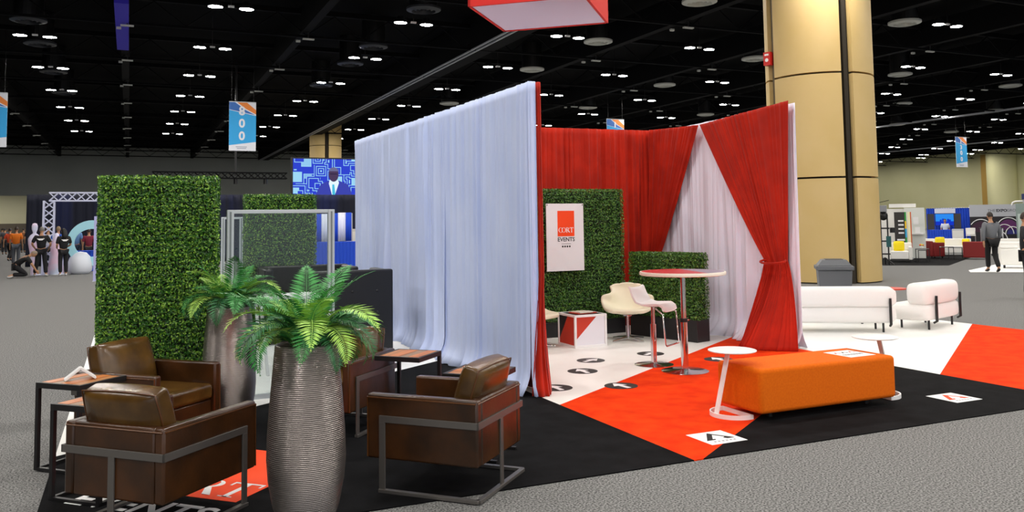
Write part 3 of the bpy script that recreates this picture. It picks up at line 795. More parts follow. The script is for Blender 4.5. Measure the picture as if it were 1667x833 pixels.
def ring_table(label, x, y, s, h=.55):
    t = thing('round_side_table', label, 'side table', (x, y, BZ))
    MB().lathe([(.001, h-.012), (.19, h-.012), (.205, h-.006), (.205, h), (.19, h+.004), (.001, h+.004)], 40).build('top', m_wm, t, smooth=40)
    MB().beam((-s*.045, 0, h-.012), (-s*.19, .0, .012), .012, .05, (0, 1, 0)).build('stem', m_wm, t)
    pts = [(-s*.0 - s*.205*math.cos(a), .205*math.sin(a)) for a in [R(-100+200*k/24) for k in range(25)]]
    v = []; f = []
    for (px, py) in pts:
        l = math.hypot(px, py)
        for rr in (1.0, 1-.014/l):
            for z in (0, .035): v.append((px*rr, py*rr, z))
    for i in range(24):
        p, q = i*4, i*4+4
        f += [(p, q, q+1, p+1), (q+2, p+2, p+3, q+3), (p+1, q+1, q+3, p+3), (q, p, p+2, q+2)]
    f += [(0, 1, 3, 2), (97, 96, 98, 99)]
    MB().add(v, f).build('base_hoop', m_wm, t, smooth=40)
    MB().beam((s*.036, -.2, .0175), (s*.036, .2, .0175), .014, .035).build('base_bar', m_wm, t)
ring_table('white round C-table at the left end of the orange bench', 4.75, 5.97, 1)
ring_table('white round C-table at the right end of the orange bench', 6.42, 5.97, -1)

# ------------------------------------------------------------------ bar table and stool
m_top = mat('red tabletop print', 'c2262c', 0.35); m_grey2 = mat('grey tabletop print', '8d7f92', 0.35)
m_ivory = mat('ivory laminate', 'ece8d8', 0.4)
bt = thing('bar_table', 'round bar table with red and white top on a chrome post', 'table', (5.64, 7.91, BZ))
MB().lathe([(.001, 1.06), (.46, 1.06), (.475, 1.066), (.475, 1.094), (.47, 1.1), (.001, 1.1)], 56).build('top', m_ivory, bt, smooth=40)
def segm(c0, c1, n=20): return [(.455*math.cos(c0+(c1-c0)*k/n), .455*math.sin(c0+(c1-c0)*k/n)) for k in range(n+1)]
MB().prism(segm(R(60), R(270)), 1.1, 1.1012).build('red_graphic', m_top, bt); MB().prism(segm(R(270), R(420)), 1.1, 1.1012).build('grey_graphic', m_grey2, bt)
MB().lathe([(.26, 0), (.26, .006), (.24, .012), (.06, .02), (.04, .03), (.038, .56), (.001, .56)], 40).build('base', m_chrome, bt, smooth=40)
MB().lathe([(.028, .55), (.028, 1.05), (.12, 1.055), (.12, 1.06)], 24).build('post', m_chrome, bt, smooth=40)
MB().lathe([(.046, .54), (.046, .58)], 20).build('collar', m_black, bt, smooth=40)
MB().tube([(.04, 0, .56), (.075, 0, .56)], .008, 8).build('clamp_knob', m_chrome, bt)
bs = thing('bar_stool', 'white moulded bar stool with low back and chrome footrest', 'stool', (5.58, 8.43, BZ), R(-58))
def seatfn(u, v):
    # u across, v from the low back (-x) to the front (+x)
    prof = [(-.215, .885), (-.20, .87), (-.165, .78), (-.12, .71), (-.04, .685), (.06, .69), (.15, .695), (.20, .665), (.215, .62)]
    f = v*(len(prof)-1); i = min(int(f), len(prof)-2); q = f-i
    x = prof[i][0]*(1-q)+prof[i+1][0]*q; z = prof[i][1]*(1-q)+prof[i+1][1]*q
    wd = .20-.012*math.cos(v*PI*2)
    return (x, (u-.5)*2*wd, z+.02*(2*u-1)**4)
MB().grid(seatfn, 10, 24).build('seat', m_white, bs, smooth=70, solid=.022, bevel=.004, sub=1)
MB().lathe([(.225, 0), (.225, .006), (.2, .012), (.05, .02), (.034, .03), (.034, .47), (.001, .47)], 36).build('base', m_chrome, bs, smooth=40)
MB().lathe([(.022, .46), (.022, .665), (.08, .67), (.08, .675)], 20).build('post', m_chrome, bs, smooth=40)
MB().tube([(.12, -.19, .67), (.21, -.19, .60), (.235, -.19, .27), (.24, -.17, .25), (.24, .17, .25), (.235, .19, .27), (.21, .19, .60), (.12, .19, .67)], .009, 8).build('footrest', m_chrome, bs, smooth=60)

# ------------------------------------------------------------------ white swivel chairs and cube table
m_iv = mat('ivory upholstery', 'ece6cc', 0.55)
def swivel(label, x, y, ang):
    t = thing('swivel_chair', label, 'armchair', (x, y, BZ), R(ang))
    L = [(-.29, .415), (-.25, .425), (-.12, .40), (.02, .375), (.13, .375), (.20, .42), (.245, .52), (.275, .63), (.29, .71), (.29, .755), (.285, .785)]
    Wd = [.20, .27, .32, .35, .375, .365, .265, .225, .25, .245, .15]
    Wg = [.0, .01, .045, .10, .17, .20, .12, .03, .0, -.01, -.03]
    Fw = [0, 0, 0, 0, -.02, -.08, -.11, -.06, -.03, -.02, 0]
    def fn(u, v):
        f = v*(len(L)-1); i = min(int(f), len(L)-2); q = f-i; a = 2*u-1
        def lr(T):
            p0, p1, p2, p3 = T[max(i-1, 0)], T[i], T[i+1], T[min(i+2, len(T)-1)]
            return .5*(2*p1+(p2-p0)*q+(2*p0-5*p1+4*p2-p3)*q*q+(3*p1-p0-3*p2+p3)*q**3)
        y_ = lr([k[0] for k in L]); z_ = lr([k[1] for k in L])
        e = abs(a)**2.2
        return (a*lr(Wd), y_+lr(Fw)*e-.03*(1-e)*0, z_+lr(Wg)*e)
    MB().grid(fn, 10, 16).build('shell', m_iv, t, smooth=180, solid=.055, sub=2)
    MB().lathe([(.03, .03), (.024, .06), (.022, .33), (.09, .345), (.09, .36)], 20).build('post', m_chrome, t, smooth=40)
    for k in range(4):
        a = PI/4+k*PI/2
        MB().tube([(0, 0, .045), (.16*math.cos(a), .16*math.sin(a), .03), (.30*math.cos(a), .30*math.sin(a), .012)], [.02, .016, .011], 8).build('base_arm', m_chrome, t, smooth=60)
swivel('ivory swivel lounge chair in front of the hedges', 6.40, 10.30, -32)
swivel('ivory swivel lounge chair mostly hidden behind the drape edge', 4.93, 10.32, 30)
cb = thing('cube_table', 'white framed cube table with red, black and white diagonal panels', 'side table', (5.63, 10.23, BZ))
q, k_, h = .245, .03, .43
b = MB()
for sx in (-1, 1):
    for sy in (-1, 1): b.bb(sx*(q-k_/2)-k_/2, sx*(q-k_/2)+k_/2, sy*(q-k_/2)-k_/2, sy*(q-k_/2)+k_/2, 0, h)
    for z in (0, h-k_):
        b.bb(-q+k_, q-k_, sx*(q-k_/2)-k_/2, sx*(q-k_/2)+k_/2, z, z+k_); b.bb(sx*(q-k_/2)-k_/2, sx*(q-k_/2)+k_/2, -q+k_, q-k_, z, z+k_)
b.build('frame', m_white, cb, bevel=.003)
e_ = q-k_
def cubeface(poly, mt, M): MB().prism(poly, -.004, 0).xf(M).build('panel', mt, cb)
Mf = Matrix.Translation((0, -q+.012, h/2)) @ UPRIGHT
Ml = Matrix.Translation((-q+.012, 0, h/2)) @ Matrix.Rotation(-PI/2, 4, 'Z') @ UPRIGHT
hh = h/2-k_
m_cr = mat('panel red', 'c23216', .5); m_pw = mat('panel white', 'e6e6ee', .5); m_pk = mat('panel black', '17171a', .5)
cubeface([(-e_, -hh+.08), (.09, hh), (-e_, hh)], m_cr, Mf); cubeface([(-e_, -hh), (e_, -hh), (e_, hh), (.09, hh), (-e_, -hh+.08)], m_pw, Mf)
cubeface([(-e_, -hh+.05), (.02, hh), (-e_, hh)], m_pk, Ml); cubeface([(-e_, -hh), (e_, -hh), (e_, hh), (.02, hh), (-e_, -hh+.05)], m_cr, Ml)
MB().bb(-e_, e_, -e_, e_, h-.012, h-.002).build('top', m_pk, cb)
MB().bb(q-.016, q-.012, -e_, e_, k_, h-k_).build('panel', m_pw, cb); MB().bb(-e_, e_, q-.016, q-.012, k_, h-k_).build('panel', m_pw, cb)
bk = thing('booklet', 'small stack of red and ivory brochures on the cube table', 'brochure', (5.63, 10.2, BZ+h+.001), R(8))
MB().bb(-.15, .16, -.10, .12, 0, .012).build('cover', m_cr, bk); MB().bb(-.13, .09, -.11, .09, .012, .026).build('pages', m_ivory, bk)

# ------------------------------------------------------------------ white rolled-back sofas
m_bou = mat('white boucle', 'f0eeea', 0.9, bump=.4, bscale=220, sheen=.3)
def roll_sofa(label, x, y, rz, L, Dp, h, bend=0.0, straps=(-.35, .35), z0=.13, zs=.36):
    """origin: middle of the back edge; local -Y is the back side, the seat extends to +Y"""
    t = thing('lounge_sofa', label, 'sofa', (x, y, BZ), rz)
    def arc(px): return bend*(px/(L/2))**2
    n = 26
    def ring(px, z_lo, z_hi, y0, y1, rb):
        pts = []
        w_, h_ = (y1-y0)/2, (z_hi-z_lo)/2; cy, cz = (y0+y1)/2, (z_lo+z_hi)/2
        for k in range(24):
            a = 2*PI*k/24; c, s = math.cos(a), math.sin(a); e = .38 if rb < .9 else .55
            pts.append((px, cy+w_*math.copysign(abs(c)**e, c), cz+h_*math.copysign(abs(s)**e, s)))
        return pts
    def body(name, z_lo, z_hi, y0, y1, rb, follow):
        v = []; f = []
        for i in range(n+1):
            u = -1+2*i/n; px = L/2*math.copysign(1-(1-abs(u))**1.0, u)
            k = (1-max(0, (abs(u)-.90)/.10)**2)**.5 if abs(u) > .90 else 1
            k = max(k, .62)
            cy, cz = (y0+y1)/2, (z_lo+z_hi)/2
            for (a, bq, c) in ring(px, z_lo, z_hi, y0, y1, rb):
                yy = cy+(bq-cy)*(k if follow else max(k, .8)); v.append((a, yy+arc(px)*(1 if follow else .6), cz+(c-cz)*k))
        for i in range(n):
            f += [(i*24+q, i*24+(q+1) % 24, (i+1)*24+(q+1) % 24, (i+1)*24+q) for q in range(24)]
        f += [tuple(range(24))[::-1], tuple(n*24+q for q in range(24))]
        MB().add(v, f).build(name, m_bou, t, smooth=70)
    body('seat', z0, zs+.02, 0.0, Dp, .6, False)
    body('backrest', zs, h, -.02, .30, .9, True)
    for sx in straps:
        yy = arc(sx)-.035
        MB().tube([(sx, yy+.05, z0-.03), (sx, yy, z0), (sx, yy-.0, zs), (sx, yy-.005, zs+.14)], [.016, .02, .02, .018], 10).build('back_support', m_black, t, smooth=60)
    for sx in (-L/2+.18, L/2-.18):
        for yy in (.10, Dp-.14):
            MB().cyl((sx, yy, 0), .016, z0+.03, 10).build('leg', m_black, t, smooth=40)
    return t
sd = Vector((.86, -.52, 0)).normalized()
p1 = Vector((10.14, 8.99, 0))-sd*.95
roll_sofa('long white boucle sofa seen from behind, its end hidden by the drape', p1.x, p1.y, math.atan2(sd.y, sd.x), 1.9, .62, .66, straps=(-.72, .84))
roll_sofa('short white boucle sofa with rounded back and black supports at right', 11.26, 9.08, math.atan2(.36, 1.12), 1.22, .64, .69, .06, (-.40, .55))
rt_ = thing('round_side_table', 'small red-topped table between the two white sofas', 'side table', (11.7, 10.5, BZ))
MB().cyl((0, 0, .46), .24, .02, 28).build('top', m_cr, rt_); MB().cyl((0, 0, 0.01), .02, .45, 12).build('post', m_black, rt_); MB().cyl((0, 0, 0), .17, .012, 24).build('base', m_black, rt_)
lt = thing('coffee_table', 'low black metal table frame between the white sofas', 'table', (10.75, 10.25, BZ))
MB().bb(-.22, .22, -.22, .22, .29, .31).build('top', m_black, lt)
for sx in (-.2, .2):
    for sy in (-.2, .2): MB().bb(sx-.012, sx+.012, sy-.012, sy+.012, 0, .29).build('leg', m_black, lt)

# litter bin
m_bin = mat('grey plastic bin', '55585c', 0.5)
tb = thing('litter_bin', 'grey plastic litter bin with hooded lid in front of the column', 'bin', (10.95, 11.0, BZ), R(-40))
MB().box((0, 0, .40), (.46, .46, .80), taper=1.18).build('body', m_bin, tb, bevel=.03, seg=3, smooth=50)
b = MB().box((0, 0, .83), (.60, .60, .07)); b.build('rim', m_bin, tb, bevel=.015, smooth=50)
MB().box((0, 0, .915), (.54, .54, .10), taper=.72).build('hood', m_bin, tb, bevel=.01, smooth=50)
MB().bb(-.14, .14, -.17, .17, .962, .972).build('flap', mat('bin flap', '2c2e31', .5), tb)
# ------------------------------------------------------------------ people
m_skin = mat('skin', 'b98a68', 0.6); m_skin2 = mat('darker skin', '7d5540', 0.6)
def skinned(joints, edges, root, sub=1):
    """tapered continuous surface grown along a skeleton; returns mesh data"""
    me = bpy.data.meshes.new('skeleton'); names = list(joints)
    me.from_pydata([joints[k][0] for k in names], [(names.index(a), names.index(b)) for a, b in edges], [])
    o = bpy.data.objects.new('skeleton', me); COL.objects.link(o)
    md = o.modifiers.new('skin', 'SKIN'); md.use_smooth_shade = True
    for i, k in enumerate(names):
        r = joints[k][1]; r = r if isinstance(r, tuple) else (r, r)
        me.skin_vertices[0].data[i].radius = r; me.skin_vertices[0].data[i].use_root = (k == root)
    if sub:
        s = o.modifiers.new('sub', 'SUBSURF'); s.levels = sub
    bpy.context.view_layer.update()
    out = bpy.data.meshes.new_from_object(o.evaluated_get(bpy.context.evaluated_depsgraph_get()))
    b = MB().add([tuple(v.co) for v in out.vertices], [tuple(p.vertices) for p in out.polygons])
    bpy.data.objects.remove(o); bpy.data.meshes.remove(me); bpy.data.meshes.remove(out)
    return b
STAND = dict(pelvis=(0, 0, .95), waist=(0, 0, 1.08), chest=(0, .01, 1.30), base=(0, .015, 1.46), neck=(0, .005, 1.53), skull=(0, -.01, 1.60),
             shL=(.185, .01, 1.42), elL=(.235, .03, 1.14), wrL=(.25, -.03, .89), shR=(-.185, .01, 1.42), elR=(-.235, .03, 1.14), wrR=(-.25, -.03, .89),
             hiL=(.09, 0, .90), knL=(.10, -.01, .50), anL=(.10, .03, .09), toL=(.11, -.12, .035),
             hiR=(-.09, 0, .90), knR=(-.10, -.01, .50), anR=(-.10, .03, .09), toR=(-.11, -.12, .035))
def person(label, loc, rz, shirt, trousers, hair, h=1.74, pose=None, long_hair=False, sleeves=.45, skin=None, shoe='141414', stout=1.0, group=None, back_print=None):
    J = dict(STAND); J.update(pose or {}); k = h/1.75
    J = {n: Vector(p)*k for n, p in J.items()}
    t = thing('person', label, 'person', loc, rz, group); sk = skin or m_skin
    rad = dict(pelvis=(.125*stout, .10*stout), waist=(.12*stout, .095*stout), chest=(.145*stout, .10*stout), base=.065, neck=.052, skull=.06,
               shL=.06, elL=.042, wrL=.028, shR=.06, elR=.042, wrR=.028, hiL=.085, knL=.058, anL=.04, toL=.03, hiR=.085, knR=.058, anR=.04, toR=.03)
    rad = {n: (tuple(x*k for x in r) if isinstance(r, tuple) else r*k) for n, r in rad.items()}
    E = [('pelvis', 'waist'), ('waist', 'chest'), ('chest', 'base'), ('base', 'neck'), ('neck', 'skull')]
    for s in 'LR':
        E += [('chest', 'sh'+s), ('sh'+s, 'el'+s), ('el'+s, 'wr'+s), ('pelvis', 'hi'+s), ('hi'+s, 'kn'+s), ('kn'+s, 'an'+s), ('an'+s, 'to'+s)]
    body = {n: (J[n], rad[n]) for n in J}; BE = list(E)
    for s, sg in (('L', 1), ('R', -1)):       # hands: palm, four fingers and a thumb
        w_ = J['wr'+s]; d = (w_-J['el'+s]).normalized(); side = Vector((0, 1, 0)); side = (side-d*side.dot(d)).normalized(); nr = d.cross(side)
        body['pa'+s] = (w_+d*.06*k, (.022*k, .034*k)); BE.append(('wr'+s, 'pa'+s))
        for i, (off, ln) in enumerate(((-.03, .07), (-.01, .08), (.01, .077), (.03, .062))):
            a = w_+d*.095*k+side*off*k; c = a+d*ln*.55*k; e = c+(d*.8-nr*sg*.35)*ln*.5*k
            for nm, p, r in (('f%d%s' % (i, s), a, .0095), ('g%d%s' % (i, s), c, .0085), ('h%d%s' % (i, s), e, .007)): body[nm] = (p, r*k)
            BE += [('pa'+s, 'f%d%s' % (i, s)), ('f%d%s' % (i, s), 'g%d%s' % (i, s)), ('g%d%s' % (i, s), 'h%d%s' % (i, s))]
        a = w_+d*.05*k-side*.045*k; c = a+(d*.8-side*.35)*.05*k
        body['t0'+s] = (a, .011*k); body['t1'+s] = (c, .009*k); BE += [('pa'+s, 't0'+s), ('t0'+s, 't1'+s)]
    b = skinned(body, BE, 'pelvis')
    # head with nose and ears, on the neck
    ax = (J['skull']-J['neck']).normalized(); hc = J['skull']+ax*.055*k
    Mh = Matrix.Translation(hc) @ Vector((0, 0, 1)).rotation_difference(ax).to_matrix().to_4x4()
    hd = MB().ball((0, -.005*k, 0), (.074*k, .093*k, .115*k), 18, 14)
    hd.v = [(x*(1-.18*max(0, -z/(.115*k))), y, z) for x, y, z in hd.v]
    hd.ball((0, -.098*k, -.012*k), (.013*k, .018*k, .024*k), 8, 6)
    for sx in (-1, 1): hd.ball((sx*.074*k, .012*k, -.005*k), (.010*k, .020*k, .030*k), 8, 6)
    hd.xf(Mh); b.add(hd.v, hd.f)
    b.build('body', sk, t, smooth=180)
    ey = MB()
    for sx in (-1, 1): ey.ball((sx*.03*k, -.086*k, .012*k), .011*k, 8, 6)
    ey.xf(Mh).build('eyes', mat('eye', '1a1512', .3), t)
    MB().bb(-.024*k, .024*k, -.094*k, -.084*k, -.056*k, -.048*k).xf(Mh).build('mouth', mat('lips', '8a4a40', .6), t)
    # hair: cap over the upper back of the skull
    hr = MB().ball((0, .006*k, .012*k), (.083*k, .100*k, .118*k), 18, 14)
    lowz = -.9 if long_hair else -.35
    keep = [not ((p[1] < -.045*k and p[2] < .07*k) or p[2] < (lowz*.115*k if p[1] > 0.03*k else .0)) for p in hr.v]
    hr.f = [q for q in hr.f if all(keep[i] for i in q)]
    if long_hair: hr.tube([(0, .06*k, .02*k), (0, .085*k, -.10*k), (0, .10*k, -.22*k), (0, .10*k, -.30*k)], [.085*k, .10*k, .095*k, .05*k], 12)
    hr.xf(Mh).build('hair', mat('hair '+hair, hair, .6), t, smooth=80)
    # shirt
    sh = {n: (J[n], tuple(x*1.0+.028*k for x in (rad[n] if isinstance(rad[n], tuple) else (rad[n], rad[n])))) for n in ('pelvis', 'waist', 'chest', 'base')}
    sh['base'] = (J['base']-Vector((0, 0, .02)), (.075*k, .075*k)); SE = [('pelvis', 'waist'), ('waist', 'chest'), ('chest', 'base')]
    for s in 'LR':
        sh['sh'+s] = (J['sh'+s], rad['sh'+s]+.022*k); e = J['el'+s]; SE.append(('chest', 'sh'+s))
        if sleeves <= .5: sh['el'+s] = (J['sh'+s].lerp(e, sleeves*2*.95), rad['el'+s]+.028*k); SE.append(('sh'+s, 'el'+s))
        else:
            sh['el'+s] = (e, rad['el'+s]+.02*k); sh['wr'+s] = (e.lerp(J['wr'+s], .95), rad['wr'+s]+.018*k); SE += [('sh'+s, 'el'+s), ('el'+s, 'wr'+s)]
    so = skinned(sh, SE, 'pelvis').build('shirt', mat('cloth '+shirt, shirt, .85), t, smooth=180)
    if back_print:
        p = J['chest']+Vector((0, rad['chest'][1]+.045*k, .03*k))
        MB().prism([(-.13*k, .03*k), (.13*k, .03*k), (.05*k, -.035*k), (-.05*k, -.035*k)], 0, .006).xf(Matrix.Translation(p) @ Matrix.Rotation(PI, 4, 'Z') @ UPRIGHT).build('print', m_print, so)
    # trousers and shoes
    tr_ = {n: (J[n], rad[n]) for n in ('pelvis',)}; tr_['pelvis'] = (J['pelvis']-Vector((0, 0, .02)), tuple(x+.02*k for x in rad['pelvis'])); TE = []
    for s in 'LR':
        tr_['hi'+s] = (J['hi'+s], rad['hi'+s]+.018*k); tr_['kn'+s] = (J['kn'+s], rad['kn'+s]+.022*k); tr_['an'+s] = (J['an'+s]+Vector((0, 0, .02)), rad['an'+s]+.03*k)
        TE += [('pelvis', 'hi'+s), ('hi'+s, 'kn'+s), ('kn'+s, 'an'+s)]
    skinned(tr_, TE, 'pelvis').build('trousers', mat('cloth '+trousers, trousers, .85), t, smooth=180)
    for s in 'LR':
        a, c = J['an'+s], J['to'+s]; d = c-a
        skinned({'a': (a-d*.25-Vector((0, 0, .03*k)), (.040*k, .040*k)), 'b': (a+d*.45-Vector((0, 0, .035*k)), (.045*k, .036*k)), 'c': (c+d*.15+Vector((0, 0, .005)), (.036*k, .026*k))}, [('a', 'b'), ('b', 'c')], 'a').build('shoe', mat('shoe '+shoe, shoe, .5), t, smooth=180)
    return t
WALK = dict(hiL=(.09, 0, .90), knL=(.06, -.14, .53), anL=(.03, -.20, .10), toL=(.03, -.36, .04), knR=(-.07, .02, .50), anR=(-.05, .26, .13), toR=(-.06, .13, .04),
            elL=(.27, .08, 1.16), wrL=(.27, .10, .90), elR=(-.27, -.02, 1.16), wrR=(-.26, -.12, .92))
person('man in grey shirt and black trousers walking away at right', (23.39, 17.23, 0), R(152), '6c6f74', '121214', '2a211b', 1.76, WALK, sleeves=1, stout=1.22)
person('person in dark clothes cut off by the right edge of the picture', (16.25, 11.23, 0), R(35), '26262a', '1c1c20', '33261c', 1.72, dict(elR=(-.25, -.0, 1.16), wrR=(-.30, -.22, 1.02)))
person('man in black T-shirt standing with his back turned beside the truss', (-2.82, 34.3, 0), R(176), '101013', '121318', '6f6a64', 1.72, dict(elL=(.30, .02, 1.16), wrL=(.22, -.16, 1.0), elR=(-.30, .02, 1.16), wrR=(-.22, -.16, 1.0), knL=(.13, 0, .5), anL=(.19, .03, .09), toL=(.22, -.12, .035), knR=(-.13, 0, .5), anR=(-.17, .03, .09), toR=(-.2, -.12, .035)), shoe='c9c9c4', back_print=True)
person('woman in black with long dark hair near the pale ring', (-2.12, 34.2, 0), R(200), '111114', '141418', '0f0d0d', 1.66, dict(wrR=(-.14, -.26, 1.05), elR=(-.26, -.04, 1.15), wrL=(.15, -.26, 1.05)), long_hair=True, shoe='e0e0e0', back_print=True)
KN = dict(pelvis=(0, .12, .40), waist=(0, .06, .52), chest=(0, -.16, .66), base=(0, -.28, .74), neck=(0, -.33, .77), skull=(0, -.39, .80), shL=(.18, -.24, .68), elL=(.20, -.40, .45), wrL=(.14, -.52, .25),
          shR=(-.18, -.24, .68), elR=(-.20, -.40, .45), wrR=(-.14, -.52, .25), hiL=(.09, .10, .38), knL=(.11, -.26, .10), anL=(.10, .20, .10), toL=(.10, .34, .05), hiR=(-.09, .10, .38), knR=(-.11, -.26, .10), anR=(-.10, .20, .10), toR=(-.10, .34, .05))
person('person in black kneeling on the floor at far left', (-3.45, 33.9, 0), R(95), '0e0e10', '121216', '8a7a68', 1.72, KN, shoe='dcdcdc')
person('man in bright orange shirt standing at far left', (-4.72, 45.0, 0), R(178), 'f07c1c', '5c6068', '3a2c22', 1.76, stout=1.15)
person('person in red top walking in the far lobby at left', (-5.75, 52, 0), R(160), 'd8502a', '15151a', '2a2020', 1.7, WALK)
person('person in teal shirt at the left edge of the picture', (-6.3, 50.5, 0), R(185), '3a7f86', '3a4656', '2a2420', 1.74)
person('person in grey shirt standing behind the orange-shirted man', (-4.35, 48, 0), R(170), '8b9096', '4a5550', '4a3a30', 1.72)
person('person in royal blue shirt behind the pink cone', (-2.55, 38, 0), R(175), '2458b8', '22345c', '8a7350', 1.74)
person('person in pale shirt beside the truss upright', (-2.95, 38.6, 0), R(180), 'c8ccd4', '3a4048', '8a7358', 1.72)
person('person in light blue shirt behind the woman in black', (-2.02, 40, 0), R(170), '5f86b8', '28344a', '1c1a1a', 1.76)
person('person in maroon shirt seen through the pale ring', (-1.52, 39.5, 0), R(185), '7a1f35', '1b1b22', '2b2220', 1.62)
for xx, yy, c in ((-7.6, 66, '4a4c52'), (-6.9, 70, '8a5a3a'), (-8.6, 75, '3d5570'), (-6.0, 64, '2a2a2e'), (-9.4, 80, '7a7a80')):
    person('tiny distant person in the far lobby at left', (xx, yy, 0), R(170), c, '22242a', '2a2420', 1.72, group='distant people in the lobby')

# ------------------------------------------------------------------ left background: truss stage set
m_truss = mat('white truss', 'd4d8f0', 0.4)
def truss_run(b, p0, p1, w=.30, n=10):
    p0, p1 = Vector(p0), Vector(p1); d = (p1-p0).normalized(); u = Vector((0, 1, 0)); r = d.cross(u).normalized()
    cs = [(i*w/2, j*w/2) for i in (-1, 1) for j in (-1, 1)]
    for i, j in cs: b.beam(p0+r*i+u*j, p1+r*i+u*j, .05, .05)
    for k in range(n):
        a = p0.lerp(p1, k/n); c = p0.lerp(p1, (k+1)/n)
        for q in (-1, 1):
            b.beam(a+r*w/2*(1 if k % 2 else -1)+u*w/2*q, c-r*w/2*(1 if k % 2 else -1)+u*w/2*q, .028, .028)
            b.beam(a-r*w/2*(1 if k % 2 else -1)+u*w/2*q, c+r*w/2*(1 if k % 2 else -1)+u*w/2*q, .028, .028)
            b.beam(a+u*w/2*(1 if k % 2 else -1)+r*w/2*q, c-u*w/2*(1 if k % 2 else -1)+r*w/2*q, .028, .028)
tt = thing('truss_gate', 'white lattice truss gate at far left', 'truss', (-2.70, 35.5, 0))
b = MB(); truss_run(b, (0, 0, .02), (0, 0, 2.7), .34, 9); b.build('upright', m_truss, tt)
b = MB(); truss_run(b, (0, 0, 2.85), (4.2, 0, 2.85), .30, 14); b.build('top_beam', m_truss, tt)
b = MB(); truss_run(b, (4.05, 0, .02), (4.05, 0, 2.7), .30, 9); b.build('upright', m_truss, tt)
for xx in (0, 4.05): MB().bb(xx-.4, xx+.4, -.4, .4, 0, .02).build('base_plate', m_truss, tt)
m_navy = mat('midnight drape', '0b1024', 0.85, col2='10205c', scale=.9, stretch=(1, 1, .05), lo=.45, hi=.75)
drape('stage_drape', 'midnight blue stage drape behind the truss gate', m_navy, (-4.15, 43), (13, 43), (0, -1), 3.2, 3.2, 40, .04, .08, 81, cols=400, rows=8, pool=0)
m_pale = mat('pale cyan painted foam', 'a9e2f2', 0.5); m_wfoam = mat('white painted foam', 'e8eef8', 0.5); m_pink = mat('pink painted foam', 'f2d0ea', 0.5, col2='d8e2fa', scale=1.4, lo=.4, hi=.6)
rg = thing('ring_sculpture', 'pale cyan ring sculpture on a white rounded base at far left', 'sculpture', (-1.25, 35.35, 0))
b = MB(); v = []; f = []; n = 48
for i in range(n):
    a = 2*PI*i/n
    for rr, yy in ((.84, -.14), (.84, .14), (.52, .14), (.52, -.14)): v.append((rr*math.cos(a)+(.07*math.cos(a) if rr < .6 else 0), yy, 1.13+rr*math.sin(a)))
for i in range(n):
    j = (i+1) % n
    f += [(i*4+q, j*4+q, j*4+(q+1) % 4, i*4+(q+1) % 4) for q in range(4)]
b.add(v, f).build('ring', m_pale, rg, smooth=40)
MB().lathe([(.30, 0), (.40, .12), (.43, .35), (.36, .6), (.2, .78), (.001, .82)], 28, (-.38, 0, 0)).build('base', m_wfoam, rg, smooth=60)
MB().cyl((.28, -.02, 1.75), .012, 1.0, 8).build('hanger', m_alu, rg); MB().bb(.22, .34, -.1, .06, 1.62, 1.78).build('clamp', m_black, rg)
mn = thing('figure_sculpture', 'white and pink figure-shaped sculpture behind the man in black', 'sculpture', (-3.12, 35.2, 0))
MB().lathe([(.10, 0), (.11, .3), (.14, .8), (.20, 1.15), (.21, 1.32), (.14, 1.45), (.055, 1.52), (.06, 1.56), (.095, 1.66), (.10, 1.78), (.07, 1.87), (.001, 1.89)], 24).xf(Matrix.Diagonal((1, .6, 1, 1))).build('figure', m_pink, mn, smooth=60)
cn = thing('cone_sculpture', 'pale pink tapered cone sculpture beside the woman in black', 'sculpture', (-2.42, 35.3, 0))
MB().lathe([(.26, 0), (.24, .5), (.19, .9), (.11, 1.35), (.06, 1.5), (.001, 1.52)], 24).build('cone', m_pink, cn, smooth=60)
MB().lathe([(.30, 0), (.30, .03), (.26, .03)], 24).build('base', m_wfoam, cn)
bl = thing('skirted_table', 'table with royal blue skirt behind the pale ring', 'table', (-1.1, 37.5, 0))
m_blue = mat('royal blue drape', '1e4fd0', 0.8)
MB().bb(-.95, 1.2, -.38, .38, .76, .80).build('top', m_blue, bl)
MB().grid(lambda u, v: (-.95+2.15*u, -.39+.02*math.sin(u*90), .78*(1-v)+.01), 120, 3).build('skirt', m_blue, bl, smooth=80)
bl2 = thing('banner_pole', 'thin pale post at the left edge of the big hedge', 'post', (-.97, 30.0, 0))
MB().bb(-.045, .045, -.03, .03, 0, 2.05).build('post', mat('lavender post', 'b8b8e8', .5), bl2); MB().bb(-.06, .06, -.2, .2, 0, .015).build('foot', m_alu, bl2)

# ------------------------------------------------------------------ video wall
M = bpy.data.materials.new('circuit pattern screen'); M.use_nodes = True; nt = M.node_tree; nt.nodes.remove(nt.nodes['Principled BSDF'])
tcn = nt.nodes.new('ShaderNodeTexCoord'); vo = nt.nodes.new('ShaderNodeTexVoronoi'); vo.feature = 'F1'; vo.distance = 'CHEBYCHEV'; vo.inputs['Scale'].default_value = 1.5
mth = nt.nodes.new('ShaderNodeMath'); mth.operation = 'SINE'; mul = nt.nodes.new('ShaderNodeMath'); mul.operation = 'MULTIPLY'; mul.inputs[1].default_value = 34
rp = nt.nodes.new('ShaderNodeValToRGB'); rp.color_ramp.elements[0].color = lin('3448d8')+(1,); rp.color_ramp.elements[1].color = lin('a4e0ff')+(1,)
rp.color_ramp.elements[0].position = .3; rp.color_ramp.elements[1].position = .85
em = nt.nodes.new('ShaderNodeEmission'); em.inputs[1].default_value = .85
nt.links.new(tcn.outputs['Object'], vo.inputs[0]); nt.links.new(vo.outputs['Distance'], mul.inputs[0]); nt.links.new(mul.outputs[0], mth.inputs[0])
nt.links.new(mth.outputs[0], rp.inputs[0]); nt.links.new(rp.outputs[0], em.inputs[0]); nt.links.new(em.outputs[0], nt.nodes['Material Output'].inputs[0]); m_led = M
